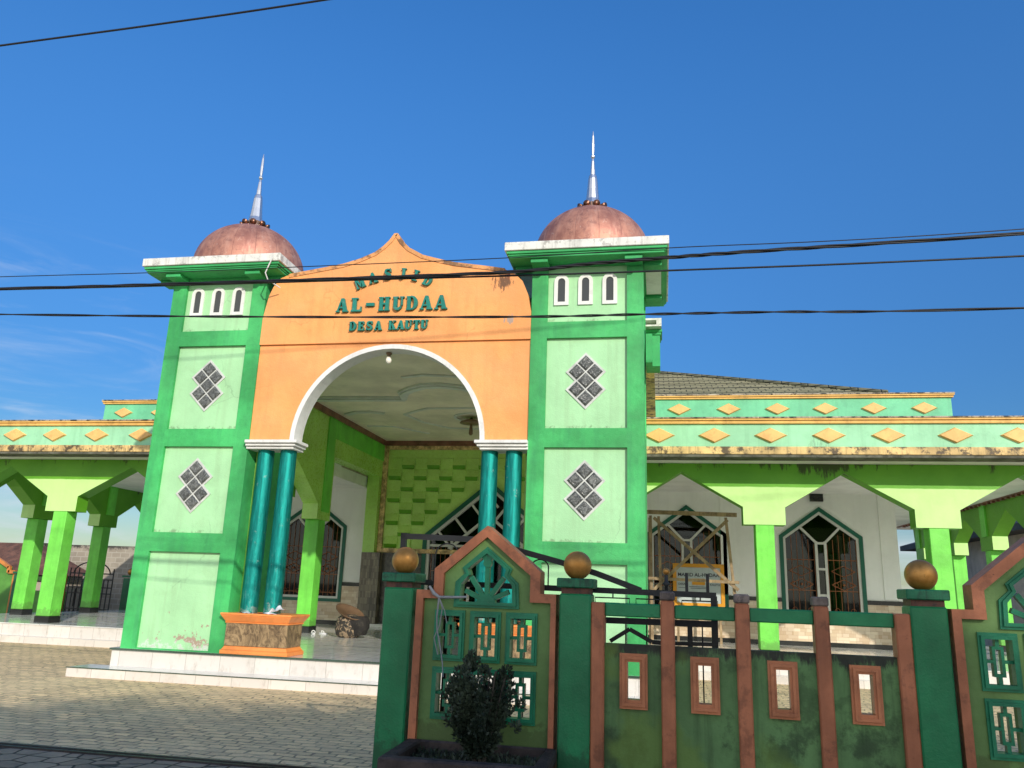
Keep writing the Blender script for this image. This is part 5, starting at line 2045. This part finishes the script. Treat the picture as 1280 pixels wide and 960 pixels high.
for u in (-.03, .128):
    mb = MB()
    gbar(mb, (u, 1.61), (u, 1.765), .026, .02)
    mb.build('gate_spike', M['gate_black'], gate)
mb = MB()
mb.tube([gp(-.185, 1.61), gp(-.185, 1.66), gp(-.185, 1.68), gp(-.185, 1.70), gp(-.185, 1.75)], [.016, .016, .034, .016, .014], 8)
mb.build('gate_spike', M['gate_black'], gate)
mb = MB()
mb.ball(gp(-.185, 1.775), .030, 12)
mb.build('gate_finial', M['goldball'], gate)

# ------------------------------------------------------------------ planter with shrub
pln = thing('planter_box', 'dark concrete planter built against the foot of the fence', 'planter', (-1.41, 6.3, 0))
px0, px1, py0, py1, pz = -2.02, -.80, 5.93, 6.70, .40
rim = .105
mb = MB()
mb.plate([(px0, py0), (px1, py0), (px1 - .02, py1), (px0 - .02, py1)], [[(px0 + rim, py0 + rim), (px1 - rim, py0 + rim), (px1 - rim, py1 - .02), (px0 + rim, py1 - .02)]], pz - .10, pz, 'z')
pr_ = mb.build('planter_rim', M['planter'], pln, .014)
mb = MB()
mb.plate([(px0 + .03, py0 + .03), (px1 - .03, py0 + .03), (px1 - .05, py1), (px0 + .01, py1)], [[(px0 + rim, py0 + rim), (px1 - rim, py0 + rim), (px1 - rim, py1 - .02), (px0 + rim, py1 - .02)]], 0, pz - .102, 'z')
mb.build('planter_wall', M['planter'], pln)
mb = MB()
n = 14
vs, fs = [], []
for i in range(n + 1):
    for j in range(n + 1):
        x = px0 + rim + (px1 - px0 - 2 * rim) * i / n
        y = py0 + rim + (py1 - .02 - py0 - rim) * j / n
        vs.append((x, y, pz - .09 + .03 * math.sin(i * 1.7) * math.cos(j * 1.3) + random.uniform(0, .02)))
for i in range(n):
    for j in range(n):
        a = i * (n + 1) + j
        fs.append((a, a + n + 1, a + n + 2, a + 1))
mb.add(vs, fs, True)
mb.build('soil', M['soil'], pln)
# low weeds on the soil
mb = MB()


def leaf(mb, p, d, up_, ln, wd):
    d = d.normalized()
    s = d.cross(up_)
    if s.length < 1e-3:
        s = Vector((1, 0, 0))
    s.normalize()
    mb.add([p, p + d * ln * .5 + s * wd, p + d * ln, p + d * ln * .5 - s * wd], [(0, 1, 2, 3)])


def rv():
    while True:
        v = Vector((random.uniform(-1, 1), random.uniform(-1, 1), random.uniform(-1, 1)))
        if .05 < v.length < 1:
            return v


for k in range(420):
    x = random.uniform(px0 + rim, px1 - rim)
    y = random.uniform(py0 + rim + .25, py1 - .03)
    leaf(mb, Vector((x, y, pz - .08)), Vector((random.uniform(-.6, .6), random.uniform(-.6, .6), 1)), rv(), random.uniform(.02, .06), .010)
o = mb.build('weeds', M['shrub'])
tag(o, 'low dark weeds on the soil of the planter box', 'weeds', None, 'stuff')

shrub = thing('potted_shrub', 'dark clumpy evergreen shrub growing in the concrete planter', 'shrub', (-1.355, 6.31, .3))
mb = MB()
sc0 = Vector((-1.355, 6.31, 0))
stems = []
for k in range(9):
    a = 2 * PI * k / 9 + random.uniform(-.3, .3)
    r = random.uniform(.08, .2)
    zt = random.uniform(.75, 1.0)
    pts = [sc0 + Vector((math.cos(a) * .03, math.sin(a) * .03, .30)), sc0 + Vector((math.cos(a) * r * .5, math.sin(a) * r * .35, .55)), sc0 + Vector((math.cos(a) * r, math.sin(a) * r * .7, zt))]
    mb.tube(pts, [.016, .012, .006], 6)
mb.build('trunk', M['stem'], shrub)
mb = MB()
clumps = []


def halfw(z):
    # outline: narrow foot, widest near .72, shoulders, two tops
    pts = [(.36, .09), (.45, .15), (.55, .22), (.65, .265), (.75, .285), (.85, .26), (.95, .19), (1.02, .11), (1.08, .06)]
    for (a, b), (c, d) in zip(pts, pts[1:]):
        if a <= z <= c:
            return b + (d - b) * (z - a) / (c - a)
    return .05


for k in range(58):
    # upright sprays fanning from the foot, each a chain of leaf clumps
    a = random.uniform(0, 2 * PI)
    rr = math.sqrt(random.uniform(.02, 1))
    zt = random.uniform(.70, 1.0)
    tipx = math.cos(a) * .235 * rr
    tipy = math.sin(a) * .20 * rr
    m_ = random.randint(5, 7)
    for i in range(m_):
        t = .18 + .82 * i / (m_ - 1)
        p = sc0 + Vector((tipx * min(1, t * 1.35) + random.uniform(-.03, .03), tipy * min(1, t * 1.35) + random.uniform(-.03, .03), .36 + (zt - .36) * t))
        clumps.append((p, random.uniform(.030, .058) * (1.15 - .4 * t)))
for dx, z in ((-.085, 1.02), (-.06, 1.05), (-.11, 1.04), (-.09, 1.08), (.17, .93), (.15, .96), (.19, .99), (.0, .95), (.05, .92), (-.27, .80), (.29, .76), (-.24, .62), (.27, .60)):
    clumps.append((sc0 + Vector((dx, 0, z)), .042))
for p, r in clumps:
    out_ = (p - sc0 - Vector((0, 0, .45))).normalized()
    for j in range(int(80 * (r / .05) ** 1.6)):
        v = rv().normalized()
        q = p + v * r * random.uniform(.45, 1.)
        leaf(mb, q, v * .7 + out_ * .6 + rv() * .7 + Vector((0, 0, .4)), rv(), random.uniform(.018, .042), random.uniform(.007, .013))
mb.build('foliage', M['shrub'], shrub)

# grey string tied round the gable shoulder, hanging to the shrub
c_, s_ = math.cos(FA), math.sin(FA)


def fw_(u, y, v):
    x, yy = fu(u), y
    return (c_ * x - s_ * yy, s_ * x + c_ * yy, fz(v))


mb = MB()
y = FD - .10
mb.tube([fw_(-1.99, y, 1.60), fw_(-1.945, y - .01, 1.545), fw_(-1.90, y - .02, 1.52)], [.010, .016, .012], 7)
mb.tube([fw_(-1.90, y - .02, 1.52), fw_(-1.80, y - .01, 1.523), fw_(-1.70, y + .05, 1.528)], [.013, .012, .010], 7)
mb.tube([fw_(-1.90, y - .02, 1.52), fw_(-1.91, y - .02, 1.38), fw_(-1.90, y - .03, 1.28), fw_(-1.865, y - .05, 1.17), fw_(-1.81, y - .15, 1.05), fw_(-1.78, y - .22, .96)], [.010, .007, .006, .006, .005, .004], 7)
mb.tube([fw_(-1.90, y - .02, 1.52), fw_(-1.87, y - .02, 1.44), fw_(-1.88, y - .03, 1.32), fw_(-1.92, y - .03, 1.22), fw_(-1.88, y - .04, 1.10)], .005, 6)
mb.tube([fw_(-1.90, y - .02, 1.52), fw_(-1.85, y - .02, 1.42), fw_(-1.825, y - .03, 1.33)], .004, 6)
tag(mb.build('plastic_string', M['string'], off=tuple(fw_(-1.9, y, 1.5))), 'grey plastic string knotted on the fence gable and hanging to the shrub', 'string')

# ------------------------------------------------------------------ overhead wires
def wire(label, pts, r, twist=0):
    mb = MB()
    P = [Vector(p) for p in pts]
    # resample smoothly
    def cat(t):
        k = min(int(t), len(P) - 2)
        f = t - k
        p0, p1, p2, p3 = P[max(k - 1, 0)], P[k], P[k + 1], P[min(k + 2, len(P) - 1)]
        return .5 * ((2 * p1) + (p2 - p0) * f + (2 * p0 - 5 * p1 + 4 * p2 - p3) * f * f + (3 * p1 - p0 - 3 * p2 + p3) * f ** 3)
    n = 120
    base = [cat((len(P) - 1) * i / n) for i in range(n + 1)]
    if twist:
        for ph in range(twist):
            q = []
            for i, p in enumerate(base):
                a = i * .55 + ph * 2 * PI / twist
                q.append(p + Vector((0, math.cos(a), math.sin(a))) * r * 1.05)
            mb.tube(q, r, 6)
    else:
        mb.tube(base, r, 6)
    return tag(mb.build('power_line', M['wire'], off=tuple(base[n // 2])), label, 'power line')


def at9(y, pts):
    k = y / 9.
    return [(x * k, y, 1.6 + (z - 1.6) * k) for x, z in pts]


wire('single dark wire crossing the top left corner of the sky', at9(7.5, [(-16, 9.3), (-10.0, 9.508), (-7.27, 9.60), (-4.67, 9.718), (2, 10.1), (12, 10.9)]), .013)
wire('thinnest wire, crossing just above the orange gable lettering', at9(7.6, [(-16, 5.70), (-9.13, 5.622), (-6.8, 5.59), (-4.2, 5.585), (-1.77, 5.591), (.13, 5.632), (4.02, 5.68), (14, 6.1)]), .005)
wire('thick twisted cable passing over the word at the gable top', at9(7.4, [(-16, 5.56), (-9.09, 5.44), (-6.36, 5.41), (-3.86, 5.395), (-1.77, 5.40), (-.83, 5.466), (.13, 5.508), (1.28, 5.548), (4.02, 5.624), (14, 5.95)]), .0100, 3)
wire('plain dark wire just below the thick twisted cable', at9(7.45, [(-16, 5.52), (-9.0, 5.425), (-6.36, 5.39), (-3.86, 5.371), (-1.766, 5.350), (.174, 5.341), (3.99, 5.357), (14, 5.5)]), .0095)
wire('lowest black wire crossing under the large name lettering', at9(7.5, [(-16, 5.35), (-9.0, 5.057), (-5.13, 4.91), (-1.75, 4.812), (-.2, 4.798), (1.25, 4.784), (3.92, 4.75), (14, 4.8)]), .0074, 2)

# bird far up in the sky
bird = MB()
bp = Vector((-7.6, 24, 25.2))
bird.tube([bp + Vector((-.22, 0, 0)), bp + Vector((-.1, 0, .02)), bp + Vector((.08, 0, .02)), bp + Vector((.2, 0, .03))], [.01, .05, .05, .015], 7)
for s in (-1, 1):
    bird.add([bp + Vector((-.05, 0, .03)), bp + Vector((.07, 0, .03)), bp + Vector((-.02, s * .22, .12)), bp + Vector((-.12, s * .42, .06))], [(0, 1, 2, 3)])
tag(bird.build('bird', M['bird'], off=tuple(bp)), 'tiny dark bird high in the blue sky', 'bird')

# ------------------------------------------------------------------ far side of the yard (seen between the left columns)
mb = MB()
mb.box(-40, -20.9, 31, 31.2, 0, 2.80)
mb.box(-20.9, -12, 30.4, 30.6, 0, 2.66)
mb.box(-20.95, -20.6, 30.3, 30.65, 0, 2.78).box(-26.6, -26.3, 30.95, 31.25, 0, 2.84)
tag(mb.build('block_wall', M['blockwall'], off=(-24, 31, 0)), 'bare grey concrete block wall behind the far side of the yard', 'wall')
hs_ = thing('small_house', 'low house with old brown tiled roof before the block wall', 'house', (-26.5, 29, 0))
mb = MB()
mb.box(-31, -23.6, 28.2, 30.2, 0, 1.55)
mb.build('wall', M['grey_wall'], hs_)
mb = MB()
mb.add([(-31.5, 27.7, 1.50), (-23.2, 27.7, 1.50), (-25.2, 29.4, 2.75), (-31.5, 29.4, 2.75), (-23.2, 30.5, 1.5), (-31.5, 30.5, 1.5)], [(0, 1, 2, 3), (1, 4, 2), (4, 5, 3, 2)])
mb.build('roof', M['oldtile'], hs_)
M['far_orange'] = paint('far_orange', (.60, .22, .05, 1), rough=.5, var=.2, streak=.1, dirt=.2)
M['far_green'] = paint('far_green', (.10, .30, .05, 1), rough=.5, var=.2, streak=.1, dirt=.2)
M['far_dark'] = paint('far_dark_green', (.012, .13, .06, 1), rough=.5, var=.2, streak=.1, dirt=.2)
yf = 26.5
ff = thing('far_fence', 'distant green and orange yard fence with gold balls beside the block wall', 'fence', (-23.5, yf, 0))
for x in (-23.25, -20.35, -18.75, -26.2):
    mb = MB()
    mb.box(x - .16, x + .16, yf - .2, yf + .12, 0, 1.50).box(x - .2, x + .2, yf - .24, yf + .16, 1.53, 1.6)
    p = mb.build('pillar', M['far_dark'], ff)
    mb = MB()
    mb.ball((x, yf - .04, 1.73), .13, 16)
    mb.build('ball_finial', M['goldball'], p)
mb = MB()
mb.prism([(-26, 0), (-23.45, 0), (-23.45, 1.55), (-23.75, 1.55), (-23.75, 1.75), (-24.7, 2.2), (-25.6, 1.75), (-26, 1.5)], yf - .06, yf + .06)
mb.box(-23.08, -21.3, yf - .06, yf + .06, 0, .95).box(-23.08, -21.3, yf - .06, yf + .06, 1.3, 1.45)
mb.box(-18.58, -12, yf - .06, yf + .06, 0, 1.3)
mb.build('fence_panel', M['far_green'], ff)
mb = MB()
for p, q in (((-23.45, 0), (-23.45, 1.58)), ((-23.45, 1.58), (-23.75, 1.58)), ((-23.75, 1.55), (-23.75, 1.78)), ((-23.75, 1.75), (-24.7, 2.22)), ((-22.7, 0), (-22.7, 1.5)), ((-21.9, 0), (-21.9, 1.75)), ((-21.35, 0), (-21.35, 1.55)), ((-21.9, 1.2), (-21.4, 1.7))):
    mb.bar((p[0], yf - .1, p[1]), (q[0], yf - .1, q[1]), .12, .1)
mb.build('fence_trim', M['far_orange'], ff)
ig = thing('iron_gate', 'black wrought iron gate with arched top between the left columns', 'gate', (-19.7, 25.5, 0))
mb = MB()
gx0, gx1, gy = -20.45, -18.75, 25.5
for z in (.05, .42, .95, 1.15, 1.42, 1.62):
    mb.box(gx0, gx1, gy, gy + .03, z - .02, z + .02)
for i in range(11):
    x = gx0 + (gx1 - gx0) * i / 10
    mb.box(x - .015, x + .015, gy - .01, gy + .02, .0, 1.42 if i not in (0, 1, 2, 10) else 1.80)
mb.tube([((gx0 + gx1) / 2 + .72 * math.cos(R(a)), gy, 1.60 + .42 * math.sin(R(a))) for a in range(0, 181, 12)], .022, 6)
for c in (-20.0, -19.3):
    mb.tube([(c + .14, gy - .02, .5)] + [(c + .14 * math.cos(R(a)), gy - .02, 1.0 + .16 * math.sin(R(a))) for a in range(0, 181, 20)] + [(c - .14, gy - .02, .5)], .018, 6)
for i in range(10):
    xa = gx0 + (gx1 - gx0) * i / 10
    xb = xa + .17
    mb.bar((xa, gy + .01, .06), (xb, gy + .01, .41), .022, .02)
    mb.bar((xb, gy + .022, .06), (xa, gy + .022, .41), .022, .02)
mb.build('gate_bars', M['gate_black'], ig)

# neighbour's building on the right, seen through the side arcade
nb = thing('grey_house', 'plain grey rendered house with dark eaves beyond the right veranda', 'house', (20, 38, 0))
mb = MB()
mb.box(13.5, 30, 30, 46, 0, 4.3)
mb.build('wall', M['grey_wall'], nb)
mb = MB()
mb.prism([(12.7, 4.3), (30.8, 4.3), (30.8, 4.55), (21.8, 7.4), (12.7, 4.55)], 29.3, 46.7)
mb.build('roof', M['dark_roof'], nb)
mb = MB()
for x in (15.2, 18.5, 22):
    mb.box(x, x + 1.2, 29.94, 29.995, 1.2, 2.8)
mb.build('window', M['slit_glass'], nb)

# ------------------------------------------------------------------ trees across the street (behind the viewer); they shade the fence
def tree(x, y, h, rx, rz, label, seed, n):
    rnd = random.Random(seed)
    t = thing('shade_tree', label, 'tree', (x, y, 0), 'trees across the street')
    mb = MB()
    top_ = Vector((x + rnd.uniform(-.3, .3), y, h))
    mb.tube([(x, y, 0), (x + .1, y, h * .3), (x - .05, y, h * .55), tuple(top_)], [.26, .2, .15, .06], 10)
    ends = []
    for k in range(11):
        a = 2 * PI * k / 11 + rnd.uniform(-.3, .3)
        b0 = Vector((x, y, h * rnd.uniform(.4, .65)))
        e = Vector((x + math.cos(a) * rx * .72, y + math.sin(a) * rx * .72, h + rnd.uniform(-.55, .5) * rz))
        mb.tube([b0, b0.lerp(e, .5) + Vector((0, 0, .3)), e], [.09, .06, .025], 7)
        ends.append(e)
    mb.build('trunk', M['bark'], t)
    mb = MB()
    for k in range(n):
        while True:
            v = Vector((rnd.uniform(-1, 1), rnd.uniform(-1, 1), rnd.uniform(-1, 1)))
            if .25 < v.length < 1:
                break
        cc = Vector((x + v.x * rx, y + v.y * rx, h + v.z * rz))
        cr_ = rnd.uniform(.35, .7)
        for j in range(26):
            d = Vector((rnd.gauss(0, 1), rnd.gauss(0, 1), rnd.gauss(0, .7)))
            p = cc + d * cr_ * .55
            leaf(mb, p, Vector((rnd.uniform(-1, 1), rnd.uniform(-1, 1), rnd.uniform(-.8, .4))), Vector((rnd.uniform(-.5, .5), rnd.uniform(-.5, .5), 1)), rnd.uniform(.16, .30), rnd.uniform(.05, .09))
    mb.build('crown', M['treeleaf'], t)


tree(5.4, -9.0, 8.8, 2.5, 1.25, 'broad leafy tree across the street, nearest the gateway side', 1, 230)
tree(9.7, -9.3, 9.5, 2.6, 1.4, 'middle one of the leafy trees across the street', 2, 280)
tree(14.8, -9.0, 9.6, 2.9, 1.5, 'leafy tree across the street farthest to the right', 3, 280)
